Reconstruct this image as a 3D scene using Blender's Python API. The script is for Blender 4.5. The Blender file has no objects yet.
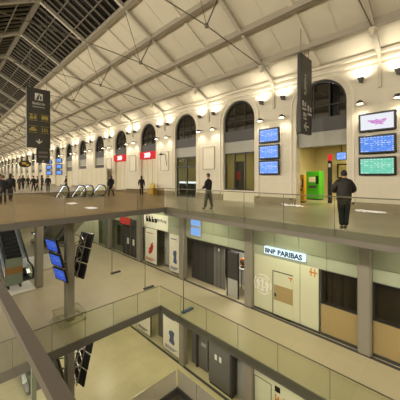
import bpy, bmesh, math, random
from mathutils import Vector, Matrix
random.seed(7)
SC = bpy.context.scene
COL = SC.collection
PI = math.pi
R2 = math.sqrt(0.5)
F = 263.0          # focal length in pixels of the 400 px frame
EYE = 1.6
# ---------------------------------------------------------------- place constants
YW = 14.0          # far wall plane
BAY = 5.23
def C(k): return -2.62 - BAY * k      # piers, trusses, columns
def A(k): return -5.235 - BAY * k     # arch centres
Z1, Z2, Z3 = -5.1, -10.75, -15.6
XE = -11.2         # left end of the openings
YU, YL = 8.7, 8.3  # far edges of the openings (upper, middle floor)
YC = 11.5          # columns / shop fronts
ORD = ['first', 'second', 'third', 'fourth', 'fifth', 'sixth', 'seventh', 'eighth', 'ninth', 'tenth', 'eleventh', 'twelfth',
       'thirteenth', 'fourteenth', 'fifteenth', 'sixteenth', 'seventeenth', 'eighteenth', 'nineteenth', 'twentieth',
       'twenty-first', 'twenty-second']

def ux(px): return (px - 200.0) / F
def XP(px, Y):
    u = ux(px); return Y * (u - 1) / (u + 1)
def ZP(px, py, Y):
    return EYE - (py - 177.0) / F * R2 * (Y - XP(px, Y))
def G(px, py, z=0.0):
    d = (EYE - z) * F / (py - 177.0); l = ux(px) * d
    return Vector((R2 * (l - d), R2 * (l + d), z))

# ---------------------------------------------------------------- materials
def lin(h):
    h = h.lstrip('#'); o = []
    for i in (0, 2, 4):
        v = int(h[i:i+2], 16) / 255.0
        o.append(v / 12.92 if v <= 0.04045 else ((v + 0.055) / 1.055) ** 2.4)
    return (*o, 1.0)

def newmat(name):
    m = bpy.data.materials.new(name); m.use_nodes = True
    nt = m.node_tree; nt.nodes.clear()
    out = nt.nodes.new('ShaderNodeOutputMaterial')
    return m, nt, out

def mat(name, col, rough=0.6, metal=0.0, var=0.06, scale=6.0, bump=0.0, spec=0.5):
    m, nt, out = newmat(name)
    b = nt.nodes.new('ShaderNodeBsdfPrincipled')
    b.inputs['Roughness'].default_value = rough
    b.inputs['Metallic'].default_value = metal
    b.inputs['Specular IOR Level'].default_value = spec
    tc = nt.nodes.new('ShaderNodeTexCoord')
    nz = nt.nodes.new('ShaderNodeTexNoise'); nz.inputs['Scale'].default_value = scale; nz.inputs['Detail'].default_value = 3
    nt.links.new(tc.outputs['Object'], nz.inputs['Vector'])
    mx = nt.nodes.new('ShaderNodeMix'); mx.data_type = 'RGBA'
    c = lin(col)
    mx.inputs[6].default_value = (c[0]*(1-var), c[1]*(1-var), c[2]*(1-var), 1)
    mx.inputs[7].default_value = (min(1, c[0]*(1+var)), min(1, c[1]*(1+var)), min(1, c[2]*(1+var)), 1)
    nt.links.new(nz.outputs['Fac'], mx.inputs[0])
    nt.links.new(mx.outputs[2], b.inputs['Base Color'])
    if bump:
        bp = nt.nodes.new('ShaderNodeBump'); bp.inputs['Strength'].default_value = bump; bp.inputs['Distance'].default_value = 0.02
        nt.links.new(nz.outputs['Fac'], bp.inputs['Height']); nt.links.new(bp.outputs['Normal'], b.inputs['Normal'])
    nt.links.new(b.outputs['BSDF'], out.inputs['Surface'])
    return m

def tile_mat(name, c1, c2, cm, sx, sy, rough=0.35, mortar=0.006, axes='XY', spec=0.4, patch=0.15):
    m, nt, out = newmat(name)
    b = nt.nodes.new('ShaderNodeBsdfPrincipled'); b.inputs['Roughness'].default_value = rough
    b.inputs['Specular IOR Level'].default_value = spec
    tc = nt.nodes.new('ShaderNodeTexCoord')
    vec = tc.outputs['Object']
    if axes == 'XZ':
        mp = nt.nodes.new('ShaderNodeMapping'); mp.inputs['Rotation'].default_value = (-PI/2, 0, 0)
        nt.links.new(vec, mp.inputs['Vector']); vec = mp.outputs['Vector']
    br = nt.nodes.new('ShaderNodeTexBrick')
    br.offset = 0.0 if axes == 'XY' else 0.5
    br.inputs['Color1'].default_value = lin(c1); br.inputs['Color2'].default_value = lin(c2); br.inputs['Mortar'].default_value = lin(cm)
    br.inputs['Scale'].default_value = 1.0; br.inputs['Brick Width'].default_value = sx; br.inputs['Row Height'].default_value = sy
    br.inputs['Mortar Size'].default_value = mortar; br.inputs['Mortar Smooth'].default_value = 0.3
    nt.links.new(vec, br.inputs['Vector'])
    nz = nt.nodes.new('ShaderNodeTexNoise'); nz.inputs['Scale'].default_value = 0.7; nz.inputs['Detail'].default_value = 5
    nt.links.new(vec, nz.inputs['Vector'])
    mr = nt.nodes.new('ShaderNodeMapRange'); mr.inputs[1].default_value = 0.3; mr.inputs[2].default_value = 0.7
    mr.inputs[3].default_value = 1 - patch; mr.inputs[4].default_value = 1.0
    nt.links.new(nz.outputs['Fac'], mr.inputs[0])
    mx = nt.nodes.new('ShaderNodeMix'); mx.data_type = 'RGBA'; mx.blend_type = 'MULTIPLY'; mx.inputs[0].default_value = 1
    nt.links.new(br.outputs['Color'], mx.inputs[6]); nt.links.new(mr.outputs[0], mx.inputs[7])
    nt.links.new(mx.outputs[2], b.inputs['Base Color'])
    nt.links.new(b.outputs['BSDF'], out.inputs['Surface'])
    return m

def glass_mat(name, tint, refl=0.10, rough=0.02, haze=0.0, hazecol='#c8c8b0'):
    m, nt, out = newmat(name)
    tr = nt.nodes.new('ShaderNodeBsdfTransparent'); tr.inputs['Color'].default_value = lin(tint)
    gl = nt.nodes.new('ShaderNodeBsdfGlossy'); gl.inputs['Roughness'].default_value = rough
    lw = nt.nodes.new('ShaderNodeLayerWeight'); lw.inputs['Blend'].default_value = 0.25
    ma = nt.nodes.new('ShaderNodeMath'); ma.operation = 'MULTIPLY_ADD'; ma.inputs[1].default_value = refl; ma.inputs[2].default_value = refl * 0.1
    nt.links.new(lw.outputs['Fresnel'], ma.inputs[0])
    mx = nt.nodes.new('ShaderNodeMixShader')
    ge = nt.nodes.new('ShaderNodeNewGeometry')       # the reflection belongs to the outer faces only
    sb = nt.nodes.new('ShaderNodeMath'); sb.operation = 'SUBTRACT'; sb.inputs[0].default_value = 1.0
    nt.links.new(ge.outputs['Backfacing'], sb.inputs[1])
    mu = nt.nodes.new('ShaderNodeMath'); mu.operation = 'MULTIPLY'
    nt.links.new(ma.outputs[0], mu.inputs[0]); nt.links.new(sb.outputs[0], mu.inputs[1])
    nt.links.new(mu.outputs[0], mx.inputs['Fac'])
    base = tr.outputs[0]
    if haze:
        df = nt.nodes.new('ShaderNodeBsdfDiffuse'); df.inputs['Color'].default_value = lin(hazecol)
        hx = nt.nodes.new('ShaderNodeMixShader'); hx.inputs['Fac'].default_value = haze
        nt.links.new(tr.outputs[0], hx.inputs[1]); nt.links.new(df.outputs[0], hx.inputs[2]); base = hx.outputs[0]
    nt.links.new(base, mx.inputs[1]); nt.links.new(gl.outputs[0], mx.inputs[2])
    nt.links.new(mx.outputs[0], out.inputs['Surface'])
    return m

def emit(name, col, s):
    m, nt, out = newmat(name)
    e = nt.nodes.new('ShaderNodeEmission'); e.inputs['Color'].default_value = lin(col); e.inputs['Strength'].default_value = s
    nt.links.new(e.outputs[0], out.inputs['Surface'])
    return m

def screen_mat(name, bg, ink, s, rows=9):
    """timetable screen: rows of small light characters on a coloured ground"""
    m, nt, out = newmat(name)
    tc = nt.nodes.new('ShaderNodeTexCoord')
    mp = nt.nodes.new('ShaderNodeMapping'); mp.inputs['Rotation'].default_value = (-PI/2, 0, 0)
    nt.links.new(tc.outputs['Object'], mp.inputs['Vector'])
    br = nt.nodes.new('ShaderNodeTexBrick'); br.offset = 0.35; br.squash = 1.6
    br.inputs['Scale'].default_value = 1; br.inputs['Brick Width'].default_value = 0.13; br.inputs['Row Height'].default_value = 0.085
    br.inputs['Mortar Size'].default_value = 0.026; br.inputs['Bias'].default_value = 0.1
    br.inputs['Color1'].default_value = lin(ink); br.inputs['Color2'].default_value = lin(bg); br.inputs['Mortar'].default_value = lin(bg)
    nt.links.new(mp.outputs['Vector'], br.inputs['Vector'])
    e = nt.nodes.new('ShaderNodeEmission'); e.inputs['Strength'].default_value = s
    nt.links.new(br.outputs['Color'], e.inputs['Color']); nt.links.new(e.outputs[0], out.inputs['Surface'])
    return m

M = {}
M['wall'] = tile_mat('cream_stone', '#d9d0bb', '#d5ccb6', '#c6bca4', 1.3, 0.62, rough=0.8, mortar=0.006, axes='XZ', patch=0.08)
M['cream'] = mat('cream_plaster', '#dbd2bd', 0.75, var=0.04, scale=2)
M['plinth'] = mat('plinth_stone', '#8c7f68', 0.6, var=0.12, scale=3)
M['ceil'] = mat('ceiling_boards', '#cac1ab', 0.8, var=0.05, scale=1.2)
M['rib'] = mat('painted_rib', '#b3ab98', 0.6, var=0.05)
M['iron'] = mat('painted_iron', '#c3b9a2', 0.5, var=0.08, scale=20)
M['rod'] = mat('tie_rod_steel', '#6a6254', 0.5, metal=0.2)
M['purlin'] = mat('purlin_shaded', '#978e7b', 0.6, var=0.05)  # darker than the ribs: shade of the undersides is put into the colour
M['bar'] = mat('glazing_bar', '#746d5e', 0.6, var=0.15)
M['floor0'] = tile_mat('upper_stone_floor', '#b3a993', '#ada38d', '#938975', 1.2, 0.6, rough=0.3, mortar=0.008, patch=0.12)
M['floor1'] = tile_mat('middle_stone_floor', '#bfb291', '#baad8c', '#aa9d7d', 1.2, 1.2, rough=0.35, mortar=0.006, patch=0.08)
M['floor2'] = tile_mat('lower_stone_floor', '#c6bb92', '#c1b68d', '#b0a57e', 1.2, 1.2, rough=0.3, mortar=0.006, patch=0.14)
M['fascia'] = mat('slab_edge_metal', '#827a6e', 0.45, metal=0.1, var=0.06, scale=2)
M['fascia_dk'] = mat('slab_edge_dark', '#6d675e', 0.45, metal=0.1, var=0.06, scale=2)
M['glass'] = glass_mat('railing_glass', '#f9fbf5', 0.35)
M['glass_refl'] = glass_mat('brown_reflection_glass', '#e6dfd2', 0.35)  # brown tint stands for a dark reflection in the railing
M['glass_g'] = glass_mat('clear_glass', '#eef2ea', 0.35)
M['sky_glass'] = glass_mat('roof_glass', '#5a5a58', 0.25, 0.1)
M['night_glass'] = glass_mat('window_glass_night', '#4a4a4c', 1.4, 0.06)
M['dk_frame'] = mat('dark_frame', '#2b2a29', 0.5)
M['dk_panel'] = mat('dark_grey_panel', '#454240', 0.55)
M['gr_panel'] = mat('grey_transom', '#9a978a', 0.5)
M['steel'] = mat('brushed_steel', '#8a8478', 0.35, metal=0.6, var=0.08)
M['rail'] = mat('handrail_metal', '#50483f', 0.5, metal=0.25, var=0.08, scale=30)
M['rail_dk'] = mat('rail_cap', '#6d6655', 0.4, metal=0.4)
M['column'] = mat('column_cladding', '#918a7b', 0.5, metal=0.1, var=0.05, scale=3)
M['frost'] = mat('frosted_green_glass', '#a6aa90', 0.25, var=0.04, scale=1.0, spec=0.6)
M['hoard'] = mat('pale_green_board', '#c9c8a6', 0.7, var=0.03, scale=1.0)
M['beige'] = mat('beige_board', '#a18b5c', 0.7, var=0.05)
M['dkboard'] = mat('charcoal_board', '#3c3935', 0.6, var=0.1)
M['greyboard'] = mat('grey_board', '#6b6862', 0.6, var=0.06)
M['ltgrey'] = mat('light_grey_board', '#a9a79d', 0.6, var=0.05)
M['shop_glass'] = glass_mat('dark_shop_glass', '#c4c0b8', 0.4, 0.03)
M['white'] = mat('white_paint', '#e9e6da', 0.6, var=0.02)
M['poster'] = mat('poster_paper', '#e3dec9', 0.6, var=0.02)
M['red'] = mat('red_ink', '#b8352c', 0.6, var=0.1)
M['blue'] = mat('blue_ink', '#4d5a78', 0.6, var=0.2)
M['ink'] = mat('black_ink', '#2d2b28', 0.6)
M['orange'] = mat('orange_tape', '#bf7526', 0.6, var=0.08)
M['navy'] = mat('navy_letters', '#16234a', 0.5)
M['black'] = mat('black_plastic', '#141414', 0.4, var=0.1)
M['signdk'] = mat('sign_charcoal', '#33302b', 0.5, var=0.06)
M['pict'] = mat('yellow_pictogram', '#91843a', 0.6)
M['letter'] = mat('white_letter', '#c2beb4', 0.6)
M['green'] = mat('machine_green', '#44b01e', 0.4, var=0.08)
M['yellow'] = mat('safety_yellow', '#d0ac26', 0.5, var=0.08)
M['yel_dk'] = mat('ochre_yellow', '#c89a1e', 0.5, var=0.08)
M['shutter'] = mat('pale_shutter', '#cfc5aa', 0.7, var=0.03)
M['warmwall'] = mat('passage_wall', '#cfc294', 0.7, var=0.04)
M['step'] = mat('escalator_step', '#3a3936', 0.4, metal=0.4, var=0.15, scale=10)
M['silver'] = mat('silver_cladding', '#a9abac', 0.25, metal=0.7, var=0.06)
M['skin'] = mat('skin', '#b98a6c', 0.55, var=0.06)
M['hair_dk'] = mat('dark_hair', '#1c1714', 0.7, var=0.2, scale=60)
M['hair_br'] = mat('brown_hair', '#3d2c1f', 0.7, var=0.2, scale=60)
M['eye'] = mat('eye', '#20201e', 0.2)
M['cloth_black'] = mat('black_cloth', '#141313', 0.85, var=0.2, scale=25, bump=0.2)
M['cloth_grey'] = mat('dark_grey_cloth', '#35332f', 0.9, var=0.2, scale=25, bump=0.2)
M['cloth_brown'] = mat('dark_brown_leather', '#1f1a14', 0.65, var=0.25, scale=14, bump=0.3)
M['cloth_denim'] = mat('dark_denim', '#1b1b1d', 0.9, var=0.2, scale=30)
M['cloth_greyl'] = mat('grey_trousers', '#4e4b46', 0.9, var=0.15, scale=25)
M['shoe'] = mat('shoe_leather', '#15130f', 0.4)
M['e_lamp'] = emit('lamp_lens', '#fff0c8', 14)
M['e_dim'] = emit('dim_lens', '#fff0d0', 3.0)
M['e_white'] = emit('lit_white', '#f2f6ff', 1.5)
M['e_strip'] = emit('led_strip', '#e6efff', 2.4)
M['e_sign'] = emit('lit_sign_ground', '#cfe6e4', 1.5)
M['e_red'] = emit('lit_red_sign', '#e0383a', 1.0)
M['e_pink'] = emit('lit_white_pink', '#fbe9e6', 1.25)
M['e_blue'] = emit('lit_blue_panel', '#88b4f0', 0.95)
M['scr_blue'] = screen_mat('timetable_blue', '#5a8ce6', '#dbe8ff', 1.1)
M['scr_blue2'] = screen_mat('timetable_pale_blue', '#6f9cf0', '#e6eeff', 1.15)
M['scr_green'] = screen_mat('timetable_green', '#74ccae', '#dcf8ec', 1.05)
M['scr_white'] = emit('screen_white', '#eef0f8', 1.0)
M['scr_deep'] = screen_mat('timetable_deep_blue', '#3d5fd0', '#86a5f2', 0.8)
M['magenta'] = emit('magenta_wave', '#d04ac8', 0.9)
M['glass_edge'] = mat('glass_edge_green', '#5f6a58', 0.3)
M['acrylic'] = glass_mat('acrylic', '#fafaf4', 0.3, 0.02, haze=0.03)

# ---------------------------------------------------------------- mesh builder
def wloc(o):
    v = Vector((0, 0, 0))
    while o is not None:
        v = v + o.location; o = o.parent
    return v

class MB:
    def __init__(s): s.v = []; s.f = []; s.m = []; s.cur = 0; s.smooth = False; s.sm = []
    def add(s, vs, fs):
        n = len(s.v); s.v += [tuple(p) for p in vs]
        for f in fs:
            s.f.append(tuple(i + n for i in f)); s.m.append(s.cur); s.sm.append(s.smooth)
        return s
    def box(s, a, b):
        (x0, y0, z0), (x1, y1, z1) = a, b
        x0, x1 = min(x0, x1), max(x0, x1); y0, y1 = min(y0, y1), max(y0, y1); z0, z1 = min(z0, z1), max(z0, z1)
        return s.add([(x0,y0,z0),(x1,y0,z0),(x1,y1,z0),(x0,y1,z0),(x0,y0,z1),(x1,y0,z1),(x1,y1,z1),(x0,y1,z1)],
                     [(0,3,2,1),(4,5,6,7),(0,1,5,4),(1,2,6,5),(2,3,7,6),(3,0,4,7)])
    def rbox(s, a, b, r=0.02):
        """box whose four vertical-axis edges and rims are chamfered"""
        (x0, y0, z0), (x1, y1, z1) = a, b
        x0, x1 = min(x0, x1), max(x0, x1); y0, y1 = min(y0, y1), max(y0, y1); z0, z1 = min(z0, z1), max(z0, z1)
        r = min(r, (x1-x0)*.45, (y1-y0)*.45, (z1-z0)*.45)
        def ring(z, q):
            e = r * q
            return [(x0+r, y0+e, z), (x1-r, y0+e, z), (x1-e, y0+r, z), (x1-e, y1-r, z), (x1-r, y1-e, z), (x0+r, y1-e, z), (x0+e, y1-r, z), (x0+e, y0+r, z)]
        vs = ring(z0, .999) + ring(z0 + r, 0) + ring(z1 - r, 0) + ring(z1, .999)
        fs = [tuple(range(7, -1, -1)), tuple(range(24, 32))]
        for k in range(3):
            for i in range(8):
                j = (i + 1) % 8
                fs.append((k*8+i, k*8+j, k*8+8+j, k*8+8+i))
        return s.add(vs, fs)
    def bar(s, p, q, w=0.05, h=None, up=(0, 0, 1)):
        h = h or w; p = Vector(p); q = Vector(q); d = (q - p).normalized(); up = Vector(up)
        sd = d.cross(up)
        if sd.length < 1e-4: sd = d.cross(Vector((1, 0, 0)))
        sd.normalize(); u = sd.cross(d).normalized()
        vs = []
        for c in (p, q):
            for a, b in ((-1,-1),(1,-1),(1,1),(-1,1)): vs.append(c + sd*(a*w/2) + u*(b*h/2))
        return s.add(vs, [(0,1,2,3),(7,6,5,4),(0,4,5,1),(1,5,6,2),(2,6,7,3),(3,7,4,0)])
    def tube(s, pts, r, n=8, cap=True):
        pts = [Vector(p) for p in pts]; rr = r if isinstance(r, (list, tuple)) else [r]*len(pts)
        vs = []; prev = None
        for i, p in enumerate(pts):
            d = (pts[min(i+1, len(pts)-1)] - pts[max(i-1, 0)]).normalized()
            if prev is None:
                a = d.cross(Vector((0, 0, 1)))
                if a.length < 1e-3: a = d.cross(Vector((1, 0, 0)))
            else: a = prev - d * prev.dot(d)
            a.normalize(); prev = a; b = d.cross(a)
            for k in range(n):
                t = 2*PI*k/n; vs.append(p + a*(math.cos(t)*rr[i]) + b*(math.sin(t)*rr[i]))
        fs = []
        for i in range(len(pts)-1):
            for k in range(n):
                j = (k+1) % n; fs.append((i*n+k, i*n+j, (i+1)*n+j, (i+1)*n+k))
        if cap:
            fs.append(tuple(range(n-1, -1, -1))); fs.append(tuple((len(pts)-1)*n + k for k in range(n)))
        sm = s.smooth; s.smooth = True; s.add(vs, fs); s.smooth = sm
        return s
    def lathe(s, prof, o=(0,0,0), n=16):
        vs = []
        for r, z in prof:
            for k in range(n):
                t = 2*PI*k/n; vs.append((o[0]+r*math.cos(t), o[1]+r*math.sin(t), o[2]+z))
        fs = []
        for i in range(len(prof)-1):
            for k in range(n):
                j = (k+1) % n; fs.append((i*n+k, i*n+j, (i+1)*n+j, (i+1)*n+k))
        fs.append(tuple(range(n-1, -1, -1))); fs.append(tuple((len(prof)-1)*n+k for k in range(n)))
        sm = s.smooth; s.smooth = True; s.add(vs, fs); s.smooth = sm
        return s
    def prism(s, pts, d):
        """closed polygon pts (3-D, planar) extruded by vector d"""
        n = len(pts); d = Vector(d); a = [Vector(p) for p in pts]; b = [p + d for p in a]
        fs = [tuple(range(n)), tuple(range(2*n-1, n-1, -1))]
        for i in range(n):
            j = (i+1) % n; fs.append((j, i, n+i, n+j))
        return s.add(a + b, fs)
    def build(s, name, mats, parent=None, loc=None, bevel=0):
        me = bpy.data.meshes.new(name)
        off = Vector((0,0,0))
        if parent is not None: off = wloc(parent)
        if loc is not None: off = off + Vector(loc) if parent is None else Vector(loc)
        me.from_pydata([tuple(Vector(p) - off) for p in s.v], [], s.f)
        mats = mats if isinstance(mats, (list, tuple)) else [mats]
        for m_ in mats: me.materials.append(m_)
        me.polygons.foreach_set('material_index', s.m)
        me.polygons.foreach_set('use_smooth', s.sm)
        me.update()
        bm = bmesh.new(); bm.from_mesh(me); bmesh.ops.recalc_face_normals(bm, faces=bm.faces); bm.to_mesh(me); bm.free()
        o = bpy.data.objects.new(name, me); COL.objects.link(o)
        if parent is not None: o.parent = parent; o.location = off - wloc(parent) if loc is not None else (0,0,0)
        else: o.location = off
        if bevel:
            bv = o.modifiers.new('bevel', 'BEVEL'); bv.width = bevel; bv.segments = 2; bv.limit_method = 'ANGLE'
        return o

def tag(o, label=None, cat=None, group=None, kind=None):
    if label: o['label'] = label
    if cat: o['category'] = cat
    if group: o['group'] = group
    if kind: o['kind'] = kind
    return o
def thing(name, label, cat, loc=(0,0,0), rz=0.0, group=None, kind=None):
    o = bpy.data.objects.new(name, None); COL.objects.link(o)
    o.location = loc; o.rotation_euler = (0,0,rz); o.empty_display_size = 0.1
    return tag(o, label, cat, group, kind)
def local(mb, name, mats, parent, **kw):
    """part whose vertices are already in its parent's coordinates"""
    o = mb.build(name, mats); o.parent = parent; return o
def copy_tree(o, parent=None):
    c = o.copy(); COL.objects.link(c)
    if parent is not None: c.parent = parent
    for ch in list(o.children): copy_tree(ch, c)
    return c
def struct(mb, name, mats, label, cat, parent=None):
    o = mb.build(name, mats, parent); tag(o, label, cat, kind='structure'); return o
def text(body, size, mtx, m, name, parent=None, ext=0.004, bold=0.0):
    cu = bpy.data.curves.new(name, 'FONT'); cu.body = body; cu.size = size; cu.align_x = 'CENTER'; cu.align_y = 'CENTER'; cu.extrude = ext
    cu.resolution_u = 3; cu.offset = bold
    t = bpy.data.objects.new(name, cu); me = bpy.data.meshes.new_from_object(t)
    bpy.data.objects.remove(t)
    o = bpy.data.objects.new(name, me); me.materials.clear(); me.materials.append(m); COL.objects.link(o)
    me.transform(mtx)
    if parent is not None: o.parent = parent
    return o
def glyphs(n, w, h, seed, thick=0.22):
    """n unreadable letter-like marks in a row of width w and height h, centred: list of (x0, z0, x1, z1)"""
    rnd = random.Random(seed); out = []; cw = w/n
    for i in range(n):
        x0 = -w/2 + i*cw + cw*0.1; x1 = x0 + cw*0.8; t_ = cw*thick
        hh = h*(1.0 if i == 0 else rnd.choice((0.75, 0.8, 1.0)))
        out.append((x0, -h/2, x0+t_, -h/2+hh))
        z = -h/2 + hh*rnd.choice((0.0, 0.4, 0.75)); out.append((x0, z, x1, z+t_))
        if rnd.random() < 0.7: out.append((x1-t_, -h/2+hh*rnd.choice((0, 0.3)), x1, -h/2+hh*rnd.choice((0.6, 0.9))))
    return out
def face_neg_y(x=0, y=0, z=0): return Matrix.Translation((x, y, z)) @ Matrix.Rotation(PI/2, 4, 'X')
def face_pos_x(x=0, y=0, z=0): return Matrix.Translation((x, y, z)) @ Matrix.Rotation(PI/2, 4, 'Z') @ Matrix.Rotation(PI/2, 4, 'X')

# ================================================================ SETTING
XMIN, XMAX = -112.0, 9.0
YN = -5.2
def zc(Y):                       # underside of the sloping roof
    y = Y if Y >= 4.4 else 8.8 - Y
    return 11.0 - 0.56 * (y - 7.25)

# floors -----------------------------------------------------------
def slab(rects, z, th):
    mb = MB()
    for x0, x1, y0, y1 in rects: mb.box((x0, y0, z - th), (x1, y1, z))
    return mb
VX0, VX1, VY0, VY1 = -29.0, -21.9, 6.7, 10.2        # escalator void in the upper floor
r0 = [(XE, XMAX, YU, 22.5), (XE, XMAX, YN, 0.22), (VX1, XE, YN, 22.5), (VX0, VX1, YN, VY0), (VX0, VX1, VY1, 22.5), (XMIN, VX0, YN, 22.5)]
struct(slab(r0, 0, 0.24), 'floor_upper', M['floor0'], 'upper concourse floor of pale stone slabs', 'floor')
r1 = [(XE, XMAX, YL, 16.0), (XE, XMAX, YN, 0.6), (-60, XE, YN, 16.0)]
struct(slab(r1, Z1, 0.2), 'floor_middle', M['floor1'], 'beige stone floor of the middle shop level', 'floor')
XB, YB = -11.85, 10.0
r2 = [(XB, XMAX, YB, 16.0), (-60, XB, YN, 16.0)]
struct(slab(r2, Z2, 0.3), 'floor_lower', M['floor2'], 'yellowish stone floor of the lower shop level', 'floor')
struct(MB().box((XB-3, YN, Z3-0.2), (XMAX, 16, Z3)), 'floor_basement', M['floor2'], 'dim floor deep below the lower opening', 'floor')
# slab edges
mb = MB(); mb.box((XE, YU-0.05, -0.44), (XMAX, YU+0.18, -0.02)); mb.box((XE-0.15, YU-0.05, -0.40), (XE, YU+0.18, -0.02))
struct(mb, 'trim_1', M['fascia'], 'grey metal edge of the upper floor facing the opening', 'slab edge')
struct(MB().box((XE-0.18, 0.22, -0.26), (XE+0.05, YU-0.05, -0.02)), 'trim_2', M['fascia_dk'], 'grey metal edge at the left end of the upper opening', 'slab edge')
struct(MB().box((XE, YL-0.05, Z1-0.36), (XMAX, YL+0.2, Z1-0.01)), 'trim_3', M['fascia_dk'], 'dark grey edge of the middle floor along the shops', 'slab edge')
struct(MB().box((XE-0.2, 0.6, Z1-0.36), (XE+0.05, YL+0.2, Z1-0.01)), 'trim_4', M['fascia_dk'], 'dark grey edge at the left end of the middle opening', 'slab edge')
# dark floor gutters along the shops
struct(MB().box((-45, YC-0.2, Z1), (XMAX, YC-0.06, Z1+0.02)), 'trim_5', M['dk_panel'], 'dark floor strip along the middle level shops', 'floor strip')
struct(MB().box((-45, YC-0.22, Z2), (XMAX, YC-0.06, Z2+0.02)), 'trim_6', M['dk_panel'], 'dark floor strip along the lower level shops', 'floor strip')

# far wall with arched openings -----------------------------------
HW, ZS = 1.26, 5.36           # half width of arch, springing height
NA = 20
K0 = -2
def arch_pts(cx, r, n=16): return [(cx - r*math.cos(PI*i/n), ZS + r*math.sin(PI*i/n)) for i in range(n+1)]
ZT = zc(YW)
mb = MB()
edges = []
for k in range(K0, NA+1): edges.append(A(k))
def quadY(mb, x0, x1, z0, z1, y): mb.add([(x0,y,z0),(x1,y,z0),(x1,y,z1),(x0,y,z1)], [(0,1,2,3)])
prev = XMAX
for k in range(K0, NA+1):
    a = A(k)
    if a + HW > XMAX: continue
    quadY(mb, a+HW, prev, 0, ZT, YW)
    pts = arch_pts(a, HW)
    for i in range(16):
        (xa, za), (xb, zb) = pts[i], pts[i+1]
        mb.add([(xa,YW,za),(xb,YW,zb),(xb,YW,ZT),(xa,YW,ZT)], [(0,1,2,3)])
        mb.add([(xa,YW,za),(xb,YW,zb),(xb,YW+0.5,zb),(xa,YW+0.5,za)], [(0,1,2,3)])
    for sx in (-HW, HW):
        mb.add([(a+sx,YW,0),(a+sx,YW,ZS),(a+sx,YW+0.5,ZS),(a+sx,YW+0.5,0)], [(0,1,2,3)])
    prev = a - HW
quadY(mb, XMIN, prev, 0, ZT, YW)
mb.add([(XMIN,YW+0.5,0),(XMAX,YW+0.5,0),(XMAX,YW+0.5,0.001)], [(0,1,2)])
struct(mb, 'wall_far', M['wall'], 'long cream stone wall pierced by a row of arches', 'wall')
# raised mouldings round the arches
mb = MB()
for k in range(K0, NA+1):
    a = A(k)
    if a + HW > XMAX: continue
    o_, i_ = arch_pts(a, HW+0.34), arch_pts(a, HW+0.24)
    for q in range(16):
        mb.prism([(o_[q][0],YW,o_[q][1]),(o_[q+1][0],YW,o_[q+1][1]),(i_[q+1][0],YW,i_[q+1][1]),(i_[q][0],YW,i_[q][1])], (0,-0.05,0))
    for sx in (-1, 1):
        mb.box((a+sx*(HW+0.24), YW-0.05, 0.3), (a+sx*(HW+0.34), YW, ZS))
struct(mb, 'trim_7', M['cream'], 'cream mouldings framing the arches', 'moulding')
# cornice
mb = MB()
for z0, z1, d in ((ZT-0.62, ZT-0.55, 0.06), (ZT-0.40, ZT-0.30, 0.10), (ZT-0.12, ZT, 0.22)):
    mb.box((XMIN, YW-d, z0), (XMAX, YW, z1))
struct(mb, 'trim_8', M['cream'], 'cream cornice lines along the top of the far wall', 'cornice')
# baseboard on the piers
mb = MB(); prev = XMAX
for k in range(K0, NA+1):
    a = A(k)
    if a + HW > XMAX: continue
    mb.box((a+HW+0.02, YW-0.07, 0), (prev-0.02, YW, 0.30)); mb.box((a+HW+0.02, YW-0.05, 0.30), (prev-0.02, YW, 0.42)); prev = a-HW
struct(mb, 'baseboard_far', M['plinth'], 'brownish stone plinth along the foot of the far wall', 'plinth')
struct(MB().box((XMIN, YN-0.3, -0.2), (XMAX, YN, zc(YN))), 'wall_near', M['wall'], 'cream stone wall behind the viewer', 'wall')
struct(MB().box((XMIN-0.3, YN, 0), (XMIN, YW, 12.7)), 'wall_left', M['cream'], 'cream end wall far away at the left', 'wall')
struct(MB().box((XMAX, YN, Z3), (XMAX+0.3, YW, 12.7)), 'wall_right', M['cream'], 'cream end wall beside the viewer', 'wall')
# lower walls behind the shop fronts
struct(MB().box((-60, 15.0, Z1), (XMAX, 15.2, -0.25)), 'wall_middle', M['hoard'], 'pale back wall of the middle level shops', 'wall')
struct(MB().box((-60, 15.0, Z2), (XMAX, 15.2, Z1-0.2)), 'wall_lower', M['hoard'], 'pale back wall of the lower level shops', 'wall')
struct(MB().box((-60.2, YN, Z2), (-60, 15, -0.25)), 'wall_end', M['frost'], 'pale green end wall of the lower levels', 'wall')
struct(MB().box((XB-0.14, YN, Z3), (XB, YB, Z2-0.3)).box((XB, YB, Z3), (XMAX, YB+0.14, Z2-0.3)), 'wall_basement', M['fascia_dk'], 'dark wall under the lower opening', 'wall')

# ceiling -----------------------------------------------------------
mb = MB()
def slope(mb, ya, yb, th=0.08, x0=XMIN, x1=XMAX):
    mb.add([(x0,ya,zc(ya)),(x1,ya,zc(ya)),(x1,yb,zc(yb)),(x0,yb,zc(yb)),(x0,ya,zc(ya)+th),(x1,ya,zc(ya)+th),(x1,yb,zc(yb)+th),(x0,yb,zc(yb)+th)],
           [(0,1,2,3),(4,5,6,7),(0,1,5,4),(1,2,6,5),(2,3,7,6),(3,0,4,7)])
YG = 7.25
slope(mb, YW+0.1, YG); slope(mb, 8.8-YG, YN-0.1)
struct(mb, 'ceiling', M['ceil'], 'sloping beige boarded ceiling of the concourse', 'ceiling')
mb = MB()
for k in range(K0*2, NA*2+2):
    x = C(0) - BAY/2*k + 0.0
    if k % 2 == 0 or x > XMAX-0.2 or x < XMIN: continue
    for ya, yb in ((YW-0.2, YG), (8.8-YG, YN+0.1)):
        mb.bar((x, ya, zc(ya)-0.05), (x, yb, zc(yb)-0.05), 0.20, 0.10)
for k in range(K0*4, NA*4+4):
    x = C(0) - BAY/4*k
    if k % 2 == 0 or x > XMAX-0.2 or x < XMIN: continue
    mb.bar((x, YW-0.2, zc(YW-0.2)-0.015), (x, YG, zc(YG)-0.015), 0.04, 0.012)
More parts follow.
